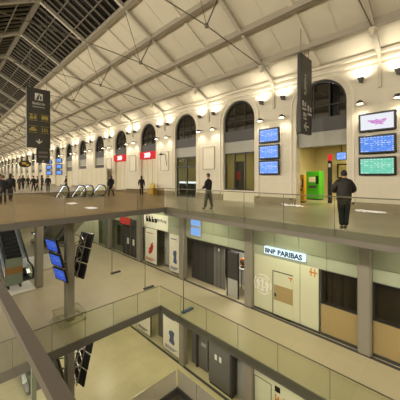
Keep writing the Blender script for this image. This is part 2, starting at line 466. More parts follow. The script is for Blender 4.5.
struct(mb, 'trim_9', M['ceil'], 'narrow ribs dividing the sloping ceiling into panels', 'ceiling rib')
mb = MB()
for y in (7.25, 9.03, 10.82, 12.6):
    for yy in (y, 8.8 - y):
        mb.box((XMIN, yy-0.09, zc(yy)-0.26), (XMAX, yy+0.09, zc(yy)+0.02))
        mb.box((XMIN, yy-0.14, zc(yy)-0.29), (XMAX, yy+0.14, zc(yy)-0.25))
struct(mb, 'trim_10', M['purlin'], 'long purlins running under the sloping ceiling', 'ceiling purlin')
# glass roof
sk = tag(MB().build('window_1', M['sky_glass']), 'dark glazed ridge roof with night sky behind', 'roof window', kind='structure')
mb = MB()
slope(mb, YG, 4.4, 0.02); slope(mb, 4.4, 8.8-YG, 0.02)
g = mb.build('glass', M['sky_glass'], sk)
mb = MB()
n = int((XMAX - XMIN) / (BAY/8))
for i in range(n):
    x = C(0) + 11.0 - BAY/8*i
    if x > XMAX: continue
    for ya in (YG, 8.8-YG):
        mb.bar((x, ya, zc(ya)-0.06), (x, 4.4, zc(4.4)-0.06), 0.05, 0.12)
for y in (5.4, 6.4, 3.4, 2.4):
    mb.bar((XMIN, y, zc(y)-0.14), (XMAX, y, zc(y)-0.14), 0.05, 0.06)
mb.build('glazing_bars', M['bar'], sk)
mb = MB(); mb.box((XMIN, 4.28, zc(4.4)-0.32), (XMAX, 4.52, zc(4.4)+0.05)); mb.build('ridge_beam', M['bar'], sk)

# trusses -----------------------------------------------------------
ZTIE = 8.05
for k in range(0, 21):
    x = C(k)
    if k < 0: lab = 'roof truss above the viewer, just outside the right edge'
    elif k == 0: lab = 'roof truss above the white route screens, nearest in view'
    else: lab = 'roof truss of rafters and thin tie rods, %s from the right' % ORD[k]
    t = thing('roof_truss', lab, 'roof truss', (x, 4.4, ZTIE), group='roof trusses along the concourse')
    mb = MB()
    for ya in (YW-0.25, 8.8-YW+0.25):
        mb.bar((x, ya, zc(ya)-0.13), (x, 4.4, zc(4.4)-0.13), 0.12, 0.24)
        mb.bar((x, ya, zc(ya)-0.27), (x, 4.4, zc(4.4)-0.27), 0.18, 0.04)
    mb.build('rafter', M['rib'], t)
    for sgn in (1, -1):
        def Y(v): return v if sgn > 0 else 8.8 - v
        mb = MB()
        mb.tube([(x, Y(12.55), zc(12.6)-0.3), (x, Y(8.25), 8.15), (x, 4.4, 8.25)], 0.026, 6)
        mb.tube([(x, Y(8.25), 8.15), (x, Y(YG), zc(YG)-0.3)], 0.016, 6)
        mb.build('tie_rod', M['rod'], t)
        mb = MB(); mb.tube([(x, Y(9.03), zc(9.03)-0.25), (x, Y(8.25), 8.15)], 0.03, 6)
        mb.lathe([(0.0,-0.1),(0.08,-0.08),(0.1,0),(0.08,0.08),(0.0,0.1)], (x, Y(8.25), 8.15), 8)
        mb.build('strut', M['rod'], t)
        # cast console carrying the rafter on the wall
        mb = MB()
        P1, P2 = [], []
        for i in range(9):
            a = i/8*PI/2
            P1.append((x, Y(YW-0.06 - 1.35*(1-math.cos(a))), 6.35 + 1.35*math.sin(a)))
            P2.append((x, Y(YW-0.05 - 0.95*(1-math.cos(a))), 6.75 + 0.95*math.sin(a) + 0.12*i/8))
        for Pq in (P1, P2):
            for i in range(8): mb.bar(Pq[i], Pq[i+1], 0.06, 0.12, (1,0,0))
        for i in range(1, 9): mb.bar(P1[i], P2[i-1], 0.07, 0.035, (1,0,0)); mb.bar(P1[i], P2[i], 0.07, 0.035, (1,0,0))
        mb.bar((x, Y(YW-0.06), 5.6), (x, Y(YW-0.06), 6.9), 0.14, 0.10, (0,1,0))
        mb.bar((x, Y(12.6), 7.55), (x, Y(12.6), zc(12.6)-0.2), 0.16, 0.16)
        mb.lathe([(0.02,-0.3),(0.09,-0.22),(0.12,-0.1),(0.09,0.0),(0.16,0.05),(0.16,0.1)], (x, Y(12.6), 7.6), 10)
        mb.build('console', M['iron'], t)

# ================================================================ ARCH FILLINGS
def arch_window(n, a, label, band, simple=False):
    o = thing('window_%d' % n, label, 'arched window', (a, YW+0.25, 4.0), kind='structure')
    y = YW + 0.25
    pts = arch_pts(a, HW-0.02, 16)
    poly = [(x, y, z) for x, z in pts] + [(a+HW-0.02, y, 4.68), (a-HW+0.02, y, 4.68)]
    MB().prism(poly, (0, 0.02, 0)).build('pane', M['night_glass'], o)
    mb = MB()
    ip = arch_pts(a, HW-0.10, 16); op = arch_pts(a, HW, 16)
    for q in range(16):
        mb.prism([(op[q][0],y-0.1,op[q][1]),(op[q+1][0],y-0.1,op[q+1][1]),(ip[q+1][0],y-0.1,ip[q+1][1]),(ip[q][0],y-0.1,ip[q][1])], (0,0.14,0))
    for sx in (-1, 1): mb.box((a+sx*HW, y-0.1, 4.62), (a+sx*(HW-0.10), y+0.04, ZS))
    for xx in (-0.4, 0.4): mb.box((a+xx-0.022, y-0.05, 4.66), (a+xx+0.022, y+0.03, ZS+1.1))
    for zz in (ZS-0.05,): mb.box((a-HW+0.1, y-0.05, zz-0.022), (a+HW-0.1, y+0.03, zz+0.022))
    mb.build('frame', M['dk_frame'], o)
    MB().box((a-HW, y-0.12, 3.98), (a+HW, y+0.06, 4.68)).build('spandrel_panel', M['dk_panel'], o)
    if band: MB().box((a-HW, y-0.06, 3.22), (a+HW, y+0.02, 3.98)).build('transom_panel', M['gr_panel'], o)
    return o
BANDS = {3: False, 4: False}
for k in range(0, NA+1):
    if k < 0: continue
    arch_window(k+2, A(k), 'dark arched window, %s arch from the right' % ORD[k], BANDS.get(k, True))
# arch 0 : open passage, arch 1 : glazed shop with sill, arch 2 : glazed door, the rest closed
a = A(1); y = YW+0.25
t = thing('shop_window', 'tall glazed shop window with stone sill under the second arch from the right', 'shop window', (a, y, 0))
MB().box((a-HW, YW+0.02, 0), (a+HW, YW+0.45, 0.66)).box((a-HW, YW-0.03, 0.66), (a+HW, YW+0.45, 0.72)).build('sill', M['cream'], t)
mb = MB()
for xx in (-HW+0.03, -0.42, 0.42, HW-0.03): mb.box((a+xx-0.04, y-0.04, 0.72), (a+xx+0.04, y+0.04, 3.22))
for zz in (0.75, 3.18): mb.box((a-HW, y-0.04, zz-0.04), (a+HW, y+0.04, zz+0.04))
mb.build('frame', M['dk_frame'], t)
MB().box((a-HW, y-0.01, 0.72), (a+HW, y+0.01, 3.2)).build('pane', M['glass_g'], t)
a = A(2)
t = thing('door_1', 'glazed shop door under the third arch from the right', 'shop door', (a, y, 0), kind='structure')
mb = MB()
for xx in (-HW+0.05, 0.0, HW-0.05): mb.box((a+xx-0.05, y-0.04, 0), (a+xx+0.05, y+0.04, 3.22))
for zz in (0.06, 2.4, 3.17): mb.box((a-HW, y-0.04, zz-0.06), (a+HW, y+0.04, zz+0.06))
mb.build('frame', M['dk_frame'], t)
MB().box((a-HW, y-0.01, 0.1), (a+HW, y+0.01, 3.2)).build('pane', M['glass_g'], t)
MB().bar((a-0.1, y-0.09, 0.9), (a-0.1, y-0.09, 1.5), 0.03).bar((a+0.1, y-0.09, 0.9), (a+0.1, y-0.09, 1.5), 0.03).build('handle', M['steel'], t)
for k in range(3, NA+1):
    a = A(k)
    t = thing('door_%d' % (k+1), 'pale closed shutter under the %s arch from the right' % ORD[k], 'shutter', (a, y, 0), group='closed shutters under the arches', kind='structure')
    zt = 3.3 if k in (3, 4) else 3.22
    mb = MB(); mb.box((a-HW, y-0.02, 0), (a+HW, y+0.04, zt))
    for i in range(1, 3): mb.box((a-HW+2*HW*i/3-0.02, y-0.05, 0), (a-HW+2*HW*i/3+0.02, y, zt))
    mb.build('panel', M['shutter'], t)
    if k > 4: MB().box((a-HW, y-0.05, 2.5), (a+HW, y-0.02, 3.1)).build('dark_band', M['dk_panel'], t)
    MB().box((a-HW, y-0.06, 0), (a+HW, y-0.02, 0.12)).build('kick_plate', M['plinth'], t)
for k, nm in ((3, 'fourth'), (4, 'fifth')):
    a = A(k)
    t = thing('lit_shop_sign', 'red and white lit shop sign in the %s arch from the right' % nm, 'sign', (a, YW-0.05, 3.3))
    MB().rbox((a-HW, YW-0.12, 3.32), (a+HW, YW+0.2, 3.98), 0.03).build('casing', M['e_red'], t)
    mb = MB(); mb.prism([(a-0.45, YW-0.125, 3.42), (a+0.5, YW-0.125, 3.42), (a+0.62, YW-0.125, 3.66), (a+0.5, YW-0.125, 3.88), (a-0.45, YW-0.125, 3.84), (a-0.3, YW-0.125, 3.62)], (0,-0.02,0))
    mb.build('emblem', M['e_pink'], t)

# rooms behind arches 0..2 ------------------------------------------
mb = MB()
x0, x1 = C(0)+0.2, C(3)-0.2
mb.box((x1, 21.8, 0), (x0+6, 22.0, 4.0)); mb.box((x0+6, YW+0.5, 0), (x0+6.2, 22, 4.0)); mb.box((x1-0.2, YW+0.5, 0), (x1, 22, 4.0))
mb.box((C(1)-0.9, YW+0.5, 0), (C(1)-0.7, 22, 3.9)); mb.box((C(2)-0.1, YW+0.5, 0), (C(2)+0.1, 22, 3.9))
struct(mb, 'wall_passage', M['warmwall'], 'yellowish walls of the rooms behind the arches', 'wall')
struct(MB().box((x1-0.2, YW+0.5, 3.9), (x0+6.2, 22, 4.05)), 'ceiling_passage', M['gr_panel'], 'low ceiling of the rooms behind the arches', 'ceiling')

# things in the passage behind the first arch
def machine(loc, w, d, h, label, body, name='ticket_machine'):
    t = thing(name, label, 'ticket machine', loc)
    local(MB().rbox((-w/2, -d/2, 0.06), (w/2, d/2, h), 0.05), 'body', body, t)
    local(MB().box((-w/2+0.03, -d/2+0.03, 0), (w/2-0.03, d/2-0.03, 0.07)), 'base', M['black'], t)
    local(MB().rbox((-w*0.3, -d/2-0.02, h*0.62), (w*0.18, -d/2+0.01, h*0.80), 0.01), 'display', M['poster'], t)
    local(MB().box((w*0.24, -d/2-0.02, h*0.55), (w*0.42, -d/2, h*0.84)), 'card_slot', M['black'], t)
    local(MB().box((-w*0.3, -d/2-0.04, h*0.42), (w*0.3, -d/2, h*0.5)), 'tray', M['dk_panel'], t)
    return t
machine((XP(315, 19.0), 19.0, 0), 0.95, 0.8, 2.0, 'bright green machine in the passage behind the nearest arch', M['green'])
machine((XP(302, 16.4), 16.4, 0), 0.42, 0.45, 1.75, 'yellow machine at the left side of the nearest passage', M['yel_dk'])
p = (XP(330, 17.0), 17.0)
t = thing('sign_post', 'black post with red sign on top behind the man', 'sign post', (p[0], p[1], 0))
MB().rbox((p[0]-0.11, p[1]-0.09, 0), (p[0]+0.11, p[1]+0.09, 2.6), 0.02).build('post', M['black'], t)
MB().rbox((p[0]-0.1, p[1]-0.11, 2.6), (p[0]+0.1, p[1]+0.11, 3.0), 0.02).build('sign_head', M['e_red'], t)
MB().box((p[0]-0.07, p[1]-0.1, 2.2), (p[0]+0.07, p[1]-0.09, 2.42)).build('notice', M['white'], t)
p = (XP(341.5, 19.5), 19.5)
t = thing('passage_monitor', 'small monitor hanging from the passage ceiling beside the red sign', 'screen', (p[0], p[1], 2.6))
MB().rbox((p[0]-0.33, p[1]-0.05, 2.75), (p[0]+0.33, p[1]+0.05, 3.3), 0.02).build('casing', M['black'], t)
MB().box((p[0]-0.29, p[1]-0.056, 2.79), (p[0]+0.29, p[1]-0.05, 3.26)).build('display', M['scr_blue2'], t)
MB().bar((p[0], p[1], 3.3), (p[0], p[1], 3.9), 0.05).build('mount', M['black'], t)
p = (XP(343, 21.75), 21.75)
t = thing('framed_notice', 'dark framed notice on the passage back wall', 'notice', (p[0], p[1], 1.5))
MB().box((p[0]-0.4, p[1]-0.04, 1.5), (p[0]+0.4, p[1]+0.05, 2.6)).build('frame', M['black'], t)
MB().box((p[0]-0.3, p[1]-0.05, 1.6), (p[0]+0.3, p[1]-0.035, 2.5)).build('paper', M['warmwall'], t)
# display in arch 1 and arch 2
p = (XP(239, 15.2), 15.2)
t = thing('poster_stand', 'dark poster stand with red picture inside the second arch shop', 'poster', (p[0], p[1], 0))
MB().rbox((p[0]-0.42, p[1]-0.05, 0.02), (p[0]+0.42, p[1]+0.05, 2.7), 0.02).build('board', M['dkboard'], t)
MB().box((p[0]-0.18, p[1]-0.06, 1.4), (p[0]+0.16, p[1]-0.05, 2.0)).build('picture', M['red'], t)
MB().box((p[0]-0.45, p[1]-0.2, 0), (p[0]+0.45, p[1]+0.2, 0.04)).build('foot', M['black'], t)
p = (XP(188, 15.6), 15.6)
t = thing('display_counter', 'shop counter with white lit top behind the third arch door', 'counter', (p[0], p[1], 0))
MB().rbox((p[0]-0.9, p[1]-0.3, 0), (p[0]+0.9, p[1]+0.3, 1.05), 0.03).build('cabinet', M['dkboard'], t)
MB().rbox((p[0]-0.95, p[1]-0.34, 1.05), (p[0]+0.95, p[1]+0.34, 1.2), 0.03).build('top', M['e_white'], t)

# ================================================================ WALL LAMPS, PANELS
def uplight_proto():
    t = thing('wall_uplight', '', 'lamp')
    mb = MB()
    mb.add([(-0.12,-0.16,0.14),(0.12,-0.16,0.14),(0.12,-0.42,0.14),(-0.12,-0.42,0.14),(-0.06,-0.2,-0.06),(0.06,-0.2,-0.06),(0.06,-0.36,-0.06),(-0.06,-0.36,-0.06)],
           [(4,5,6,7),(0,1,5,4),(1,2,6,5),(2,3,7,6),(3,0,4,7)])
    local(mb, 'housing', M['dk_panel'], t)
    local(MB().box((-0.1,-0.4,0.10),(0.1,-0.18,0.12)), 'lens', M['e_lamp'], t)
    local(MB().bar((0,-0.2,0.0),(0,0,0.0),0.05), 'arm', M['dk_panel'], t)
    return t
def downlight_proto():
    t = thing('wall_downlight', '', 'lamp')
    mb = MB(); mb.lathe([(0.03,0.12),(0.09,0.1),(0.14,0.02),(0.15,-0.05)], (0,-0.42,0), 12)
    local(mb, 'shade', M['dk_panel'], t)
    local(MB().lathe([(0.0,-0.06),(0.12,-0.06),(0.12,-0.045),(0.0,-0.045)], (0,-0.42,0), 12), 'lens', M['e_lamp'], t)
    local(MB().bar((0,-0.42,0.08),(0,0,0.08),0.04), 'arm', M['dk_panel'], t)
    return t
def add_light(kind, name, loc, energy, color, rot=(0,0,0), **kw):
    l = bpy.data.lights.new(name, kind); l.energy = energy; l.color = color
    for a_, v in kw.items(): setattr(l, a_, v)
    o = bpy.data.objects.new(name, l); COL.objects.link(o); o.location = loc; o.rotation_euler = rot
    return o
WARM = (1.0, 0.93, 0.80)
UPW, DNW = 76, 52
up = uplight_proto(); dn = downlight_proto(); first = True
for k in range(0, 20):
    for s, side in ((-0.69, 'left'), (0.69, 'right')):
        for proto, z, nm in ((up, 6.0, 'uplight in the upper row'), (dn, 4.97, 'downlight in the lower row')):
            o = proto if first else copy_tree(proto)
            o.location = (C(k)+s, YW, z)
            o['label'] = '%s wall %s on the %s pier from the right' % (side, nm, ORD[k])
            o['group'] = 'wall uplights' if proto is up else 'wall downlights'
        first = False
        add_light('SPOT', 'uplight_beam', (C(k)+s, YW-0.42, 6.18), UPW, WARM, (math.radians(180-24), 0, 0), spot_size=math.radians(150), spot_blend=0.9, shadow_soft_size=0.08)
        add_light('SPOT', 'downlight_beam', (C(k)+s, YW-0.42, 4.88), DNW, WARM, (math.radians(10), 0, 0), spot_size=math.radians(125), spot_blend=0.8, shadow_soft_size=0.08)
# pier panels
for k in (2, 3, 4, 5):
    x = C(k)
    t = thing('wall_panel', 'pale framed panel on the %s pier from the right' % ORD[k], 'wall panel', (x, YW, 2.2), group='pale panels on the piers')
    MB().box((x-0.55, YW-0.04, 2.2), (x+0.55, YW, 3.75)).build('board', M['cream'], t)
    mb = MB()
    for xa in (-0.58, 0.53): mb.box((x+xa, YW-0.07, 2.17), (x+xa+0.05, YW, 3.78))
    for za in (2.15, 3.75): mb.box((x-0.58, YW-0.07, za), (x+0.58, YW, za+0.05))
    mb.build('frame', M['rib'], t)
# camera arm with hanging cable on pier 3
x, z = XP(163, YW-0.2), ZP(164, 154, YW-0.2)
t = thing('mounted_camera', 'small dark camera with dangling cable above the yellow caution stand', 'camera', (x, YW-0.2, z))
x -= 0.1
MB().rbox((x-0.2, YW-0.42, z-0.08), (x+0.1, YW-0.25, z+0.06), 0.03).build('body', M['black'], t)
MB().bar((x, YW-0.3, z), (x+0.1, YW-0.075, z), 0.06).build('bracket', M['dk_panel'], t)
MB().tube([(x+0.1,YW-0.12,z),(x+0.34,YW-0.12,z-0.1),(x+0.42,YW-0.12,z-0.6),(x+0.5,YW-0.12,z-1.0)], 0.025, 6).build('cable', M['dk_panel'], t)

# ================================================================ SCREENS
def screen(name, loc, w, h, m, label, rz=0.0, tilt=0.0, group=None, d=0.12, mount=True):
    t = thing(name, label, 'screen', loc, rz, group); t.rotation_euler = (tilt, 0, rz)
    local(MB().rbox((-w/2, -d/2, -h/2), (w/2, d/2, h/2), 0.03), 'casing', M['black'], t)
    local(MB().box((-w/2+0.09, -d/2-0.006, -h/2+0.09), (w/2-0.09, -d/2, h/2-0.09)), 'display', m, t)
    if mount: local(MB().box((-0.2, d/2, -0.1), (0.2, d/2+0.08, 0.1)), 'wall_mount', M['dk_panel'], t)
    return t
YS = YW - 0.17
zz = [ZP(377, 121.5, YS), ZP(377, 144, YS), ZP(377, 166, YS)]
for i, (z, m, lab) in enumerate(zip(zz, ('scr_white', 'scr_blue', 'scr_green'),
        ('white wall screen with a magenta wave logo, top of the near pier', 'blue timetable screen in the middle of the near pier', 'green timetable screen lowest on the near pier'))):
    xc = 0.5*(XP(360.5, YS)+XP(394.5, YS))
    t = screen('wall_screen', (xc, YS, z), 1.42, 0.84, M[m], lab, tilt=math.radians(5))
    if i == 0:
        mb = MB()
        for r_ in range(3):
            pts = []
            n_ = 12
            top = [(-0.34+0.7*q/n_+0.03*r_, -0.066, 0.08-0.075*r_+0.02*math.sin(q*1.3)) for q in range(n_+1)]
            bot = [(p_[0], p_[1], p_[2]-0.062) for p_ in top]
            k0, k1 = (0, n_) if r_ == 0 else ((1, n_-1) if r_ == 1 else (4, n_-3))
            for q in range(k0, k1): mb.add([bot[q], bot[q+1], top[q+1], top[q]], [(0,1,2,3)])
        local(mb, 'wave_logo', M['magenta'], t)
for i, (yy, lab) in enumerate(((135.5, 'top'), (152, 'middle'), (167.5, 'lowest'))):
    xc = 0.5*(XP(259.5, YS)+XP(279, YS))
    screen('wall_screen', (xc, YS, ZP(269, yy, YS)), 1.35, 0.86, M['scr_blue2'], '%s blue timetable screen on the pier left of the passage' % lab, tilt=math.radians(3))
for k, nm in ((8, 'ninth'), (9, 'tenth')):
    for i, lab in enumerate(('top', 'middle', 'lowest')):
        screen('wall_screen', (C(k)-0.2, YW-0.5, 4.2-0.95*i), 0.9, 0.72, M['scr_blue'], '%s small blue screen on the distant %s pier' % (lab, nm), rz=math.radians(48), tilt=0.0)

# ================================================================ HANGING SIGNS
def hanging_sign(name, x, y, z0, w, h, label, face, full=True):
    """board across the hall (normal along X), hung by two cables"""
    t = thing(name, label, 'sign', (x, y, z0))
    MB().rbox((x-0.09, y-w/2, z0), (x+0.09, y+w/2, z0+h), 0.02).build('board', M['signdk'], t)
    mb = MB()
    for s in (-0.35, 0.35): mb.tube([(x, y+s*w, z0+h), (x, y+s*w, zc(y+s*w)-0.05)], 0.012, 5)
    mb.build('cable', M['rod'], t)
    return t
# near left sign
sx, sy, sh, sw = -17.6, 4.2, 3.65, 1.22
d_ = R2*(sy - sx)
zb = EYE + (177-148)/F*d_
t = hanging_sign('hanging_sign', sx, sy, zb, sw, 59/F*d_, 'tall dark hanging sign with yellow pictograms and a down arrow', 1)
H_ = 59/F*d_
def on_sign(t, mb, name, m): return mb.build(name, m, t)
xf = sx + 0.1
zl = zb + H_*0.80
mb = MB()          # railway emblem: light square with a dark track wedge
mb.box((xf, sy-0.2, zl), (xf+0.01, sy+0.2, zl+0.4)); on_sign(t, mb, 'emblem', M['letter'])
mb = MB(); mb.prism([(xf+0.012, sy-0.16, zl+0.02), (xf+0.012, sy-0.02, zl+0.02), (xf+0.012, sy+0.05, zl+0.36), (xf+0.012, sy+0.0, zl+0.36)], (0.006,0,0))
mb.box((xf+0.011, sy+0.06, zl+0.05), (xf+0.016, sy+0.14, zl+0.26)); on_sign(t, mb, 'emblem_mark', M['signdk'])
def srow(n, w, h, z, seed):
    mb = MB()
    for a0, b0, a1, b1 in glyphs(n, w, h, seed): mb.box((xf, sy+a0, z+b0), (xf+0.008, sy+a1, z+b1))
    mb.build('lettering', M['letter'], t)
srow(8, 0.66, 0.15, zb+H_*0.745, 3)
srow(12, 0.62, 0.075, zb+H_*0.69, 4)
def pict(cy, cz, kind):
    mb = MB(); X0 = xf
    if kind == 0:     # walking and bag figure
        mb.box((X0, cy-0.17, cz-0.12), (X0+0.01, cy+0.0, cz+0.04)); mb.lathe([(0.0,0),(0.06,0.02),(0.06,0.08),(0,0.1)], (X0, cy-0.08, cz+0.08), 8)
        mb.box((X0, cy+0.05, cz-0.12), (X0+0.01, cy+0.17, cz+0.1))
    elif kind == 1:   # bus
        mb.box((X0, cy-0.17, cz-0.06), (X0+0.01, cy+0.17, cz+0.12)); mb.box((X0, cy-0.13, cz-0.12), (X0+0.01, cy-0.06, cz-0.05)); mb.box((X0, cy+0.06, cz-0.12), (X0+0.01, cy+0.13, cz-0.05))
    elif kind == 2:   # rounded vehicle
        mb.box((X0, cy-0.17, cz-0.1), (X0+0.01, cy+0.17, cz+0.02)); mb.box((X0, cy-0.1, cz+0.03), (X0+0.01, cy+0.1, cz+0.11))
    else:             # lift / persons
        for q in (-0.12, 0.0, 0.12): mb.box((X0, cy+q-0.03, cz-0.12), (X0+0.01, cy+q+0.03, cz+0.03+0.05*(q == 0))); mb.box((X0, cy+q-0.02, cz+0.05), (X0+0.01, cy+q+0.02, cz+0.1))
    on_sign(t, mb, 'pictogram', M['pict'])
    for za in (-0.2, 0.17): MB().box((X0, cy-0.22, cz+za), (X0+0.01, cy+0.22, cz+za+0.02)).build('rule', M['pict'], t)
pict(sy-0.29, zb+H_*0.51, 0); pict(sy+0.31, zb+H_*0.51, 1); pict(sy-0.29, zb+H_*0.31, 2); pict(sy+0.31, zb+H_*0.31, 3)
def arrow_down(xf, cy, cz, s, t):
    mb = MB(); mb.box((xf, cy-0.03*s, cz-0.02), (xf+0.01, cy+0.03*s, cz+0.24*s))
    for q in (-1, 1): mb.prism([(xf, cy, cz-0.05*s), (xf, cy+q*0.15*s, cz+0.09*s), (xf, cy+q*0.15*s, cz+0.16*s), (xf, cy, cz+0.04*s)], (0.01,0,0))
    mb.build('arrow', M['letter'], t)
arrow_down(xf, sy+0.02, zb+H_*0.08, 1.0, t)
# right sign
sx, sy, sw = -5.25, 12.2, 1.2
d_ = R2*(sy - sx); zb = EYE + (177-134)/F*d_; H_ = 77/F*d_
t = hanging_sign('hanging_sign', sx, sy, zb, sw, H_, 'tall dark hanging sign in front of the nearest arch', 1)
xf = sx + 0.1
mb = MB()
for a0, b0, a1, b1 in glyphs(6, 0.95, 0.24, 11): mb.box((xf, sy-0.15+b0, zb+H_*0.62-a1), (xf+0.008, sy-0.15+b1, zb+H_*0.62-a0))
mb.build('lettering', M['letter'], t)
for (cy, cz, s) in ((-0.28, 0.35, 0.2), (0.3, 0.31, 0.22), (-0.2, 0.22, 0.16)):
    mb = MB(); mb.box((xf, sy+cy-s, zb+H_*cz-s), (xf+0.01, sy+cy+s, zb+H_*cz-s*0.6)); mb.box((xf, sy+cy-s, zb+H_*cz-s*0.2), (xf+0.01, sy+cy-s*0.4, zb+H_*cz+s)); mb.box((xf, sy+cy+s*0.2, zb+H_*cz-s*0.2), (xf+0.01, sy+cy+s*0.8, zb+H_*cz+s*0.8))
    mb.build('pictogram', M['letter'], t)
mb = MB(); cz = zb+H_*0.09; cy = sy
mb.box((xf, cy-0.25, cz-0.04), (xf+0.01, cy+0.2, cz+0.04)); 
for q in (-1, 1): mb.prism([(xf, cy-0.35, cz), (xf, cy-0.1, cz+q*0.2), (xf, cy-0.0, cz+q*0.2), (xf, cy-0.2, cz)], (0.01,0,0))
mb.build('arrow', M['letter'], t)
# second sign further down the hall, and a small round one
sx, sy = -38.0, 9.2
d_ = R2*(sy - sx); sx = sx; u_ = ux(43.0); sy = -sx*(1+u_)/(1-u_); d_ = R2*(sy - sx)
zb = EYE + (177-163)/F*d_
t = hanging_sign('hanging_sign', sx, sy, zb, 1.5, 16/F*d_+1.2, 'smaller distant dark hanging sign behind the pictogram sign', 1)
for q in (0.28, 0.5):
    MB().box((sx+0.1, sy-0.5, zb+q*2.4), (sx+0.11, sy+0.5, zb+q*2.4+0.25)).build('pictogram', M['greyboard'], t)
arrow_down(sx+0.1, sy, zb+0.15, 0.9, t)
sx = -44.0; u_ = ux(25); sy = -sx*(1+u_)/(1-u_); d_ = R2*(sy-sx); z = EYE+(177-164)/F*d_
t = thing('hanging_clock', 'dark oval hanging board with yellow marks above the crowd', 'hanging board', (sx, sy, z))
mb = MB(); mb.prism([(sx-0.1, sy+0.75*math.cos(q*PI/10), z+0.5*math.sin(q*PI/10)) for q in range(20)], (0.2,0,0)); mb.build('board', M['signdk'], t)
MB().box((sx+0.11, sy-0.4, z-0.05), (sx+0.12, sy+0.1, z+0.25)).box((sx+0.11, sy+0.1, z-0.25), (sx+0.12, sy+0.45, z+0.0)).build('mark', M['yellow'], t)
MB().tube([(sx, sy, z+0.5), (sx, sy, zc(sy)-0.05)], 0.02, 5).build('cable', M['rod'], t)

# ================================================================ RAILINGS
def railing(label, p, q, z, h, panel, cap, m_cap, shoe=True, name='glass_railing', z_drop=0.25, gm='glass'):
    p = Vector((p[0], p[1], 0)); q = Vector((q[0], q[1], 0)); L = (q-p).length; d = (q-p).normalized()
    t = thing(name, label, 'railing', (p.x, p.y, z))
    nrm = Vector((-d.y, d.x, 0))
    n = max(1, round(L/panel)); w = L/n
    for i in range(n):
        a = p + d*(i*w+0.012); b = p + d*((i+1)*w-0.012)
        mb = MB(); mb.bar((a.x, a.y, z+(h-z_drop)/2), (b.x, b.y, z+(h-z_drop)/2), 0.016, h+z_drop)
        mb.build('glass_panel', M[gm], t)
    for i in range(1, n):
        a = p + d*(i*w); MB().bar((a.x, a.y, z-z_drop*0.8), (a.x, a.y, z+h-0.01), 0.014, 0.014).build('joint', M['glass_edge'], t)
    mb = MB(); mb.bar((p.x, p.y, z+h), (q.x, q.y, z+h), cap[0], cap[1]); mb.build('handrail', m_cap, t)
    if shoe:
        mb = MB(); mb.bar((p.x, p.y, z+0.03), (q.x, q.y, z+0.03), 0.05, 0.06); mb.build('base_channel', M['steel'], t)
    return t
railing('glass railing along the far edge of the upper opening', (XE, YU-0.08), (XMAX, YU-0.08), 0, 1.0, 1.74, (0.045, 0.03), M['rail_dk'], shoe=False)
railing('glass railing at the left end of the upper opening', (XE, 0.3), (XE, YU-0.16), 0, 1.0, 1.7, (0.045, 0.03), M['rail_dk'], shoe=False, gm='glass_refl')
railing('near glass railing with broad brown metal handrail at the left', (XE+0.1, 0.236), (XMAX, 0.236), 0, 1.0, 1.7, (0.042, 0.035), M['rail'], shoe=False)
railing('glass railing along the shops on the middle floor edge', (XE, YL-0.08), (XMAX, YL-0.08), Z1, 1.02, 1.7, (0.03, 0.025), M['rail_dk'], shoe=False)
railing('glass railing at the left end of the middle opening', (XE, 0.62), (XE, YL-0.14), Z1, 1.02, 1.28, (0.03, 0.025), M['rail_dk'], shoe=False)
# solid balustrade round the lower opening
def solid_balustrade(label, p, q):
    p = Vector((*p, 0)); q = Vector((*q, 0)); L = (q-p).length; d = (q-p).normalized(); n = round(L/1.55); w = L/n
    t = thing('balustrade', label, 'balustrade', (p.x, p.y, Z2))
    for i in range(n):
        a = p + d*(i*w+0.03); b = p + d*((i+1)*w-0.03)
        mb = MB(); mb.bar((a.x, a.y, Z2+0.55), (b.x, b.y, Z2+0.55), 0.05, 1.1); mb.build('panel', M['greyboard2'], t)
    mb = MB(); mb.bar((p.x, p.y, Z2+1.12), (q.x, q.y, Z2+1.12), 0.08, 0.05); mb.build('coping', M['floor2'], t)
    mb = MB(); mb.bar((p.x, p.y, Z2-0.1), (q.x, q.y, Z2-0.1), 0.2, 0.36); mb.build('base_beam', M['dk_panel'], t)
M['greyboard2'] = mat('taupe_panel', '#c2b9a6', 0.5, var=0.04)
solid_balustrade('taupe panelled balustrade along the shop side of the lowest opening', (XB, YB), (XMAX, YB))
solid_balustrade('taupe panelled balustrade at the left end of the lowest opening', (XB, 0.6), (XB, YB-0.12))

# ================================================================ COLUMNS
def column(x, y, z0, z1, w, label, dpt=None):
    dpt = dpt or w
    o = MB().rbox((x-w/2, y-dpt/2, z0), (x+w/2, y+dpt/2, z1), 0.06).build('column', M['column'], None, (x, y, z0))
    return tag(o, label, 'column')
CN = ['right of the lit bank sign', 'left of the lit bank sign', 'beside the blue poster', 'left of the dark shopfront', 'far left of the shops', 'farthest left of the shops']
for k in range(0, 5):
    column(C(k), YC, Z1, -0.24, 0.46, 'grey clad column on the middle level %s' % CN[k], 0.42)
CN2 = ['', 'right of the dark notice cabinet', 'beside the blue poster']
for k in (1, 2): column(C(k), YC, Z2, Z1-0.2, 0.46, 'grey clad column on the lower level %s' % CN2[k], 0.42)
column(C(2), 4.4, Z1, -0.24, 0.38, 'slim grey column carrying the tilted timetable screens')
column(C(3), 4.4, Z1, -0.24, 0.42, 'slim grey column beside the escalator on the middle level')
column(C(2), 4.4, Z2, Z1-0.2, 0.38, 'slim grey column with tilted screens on the lower level')
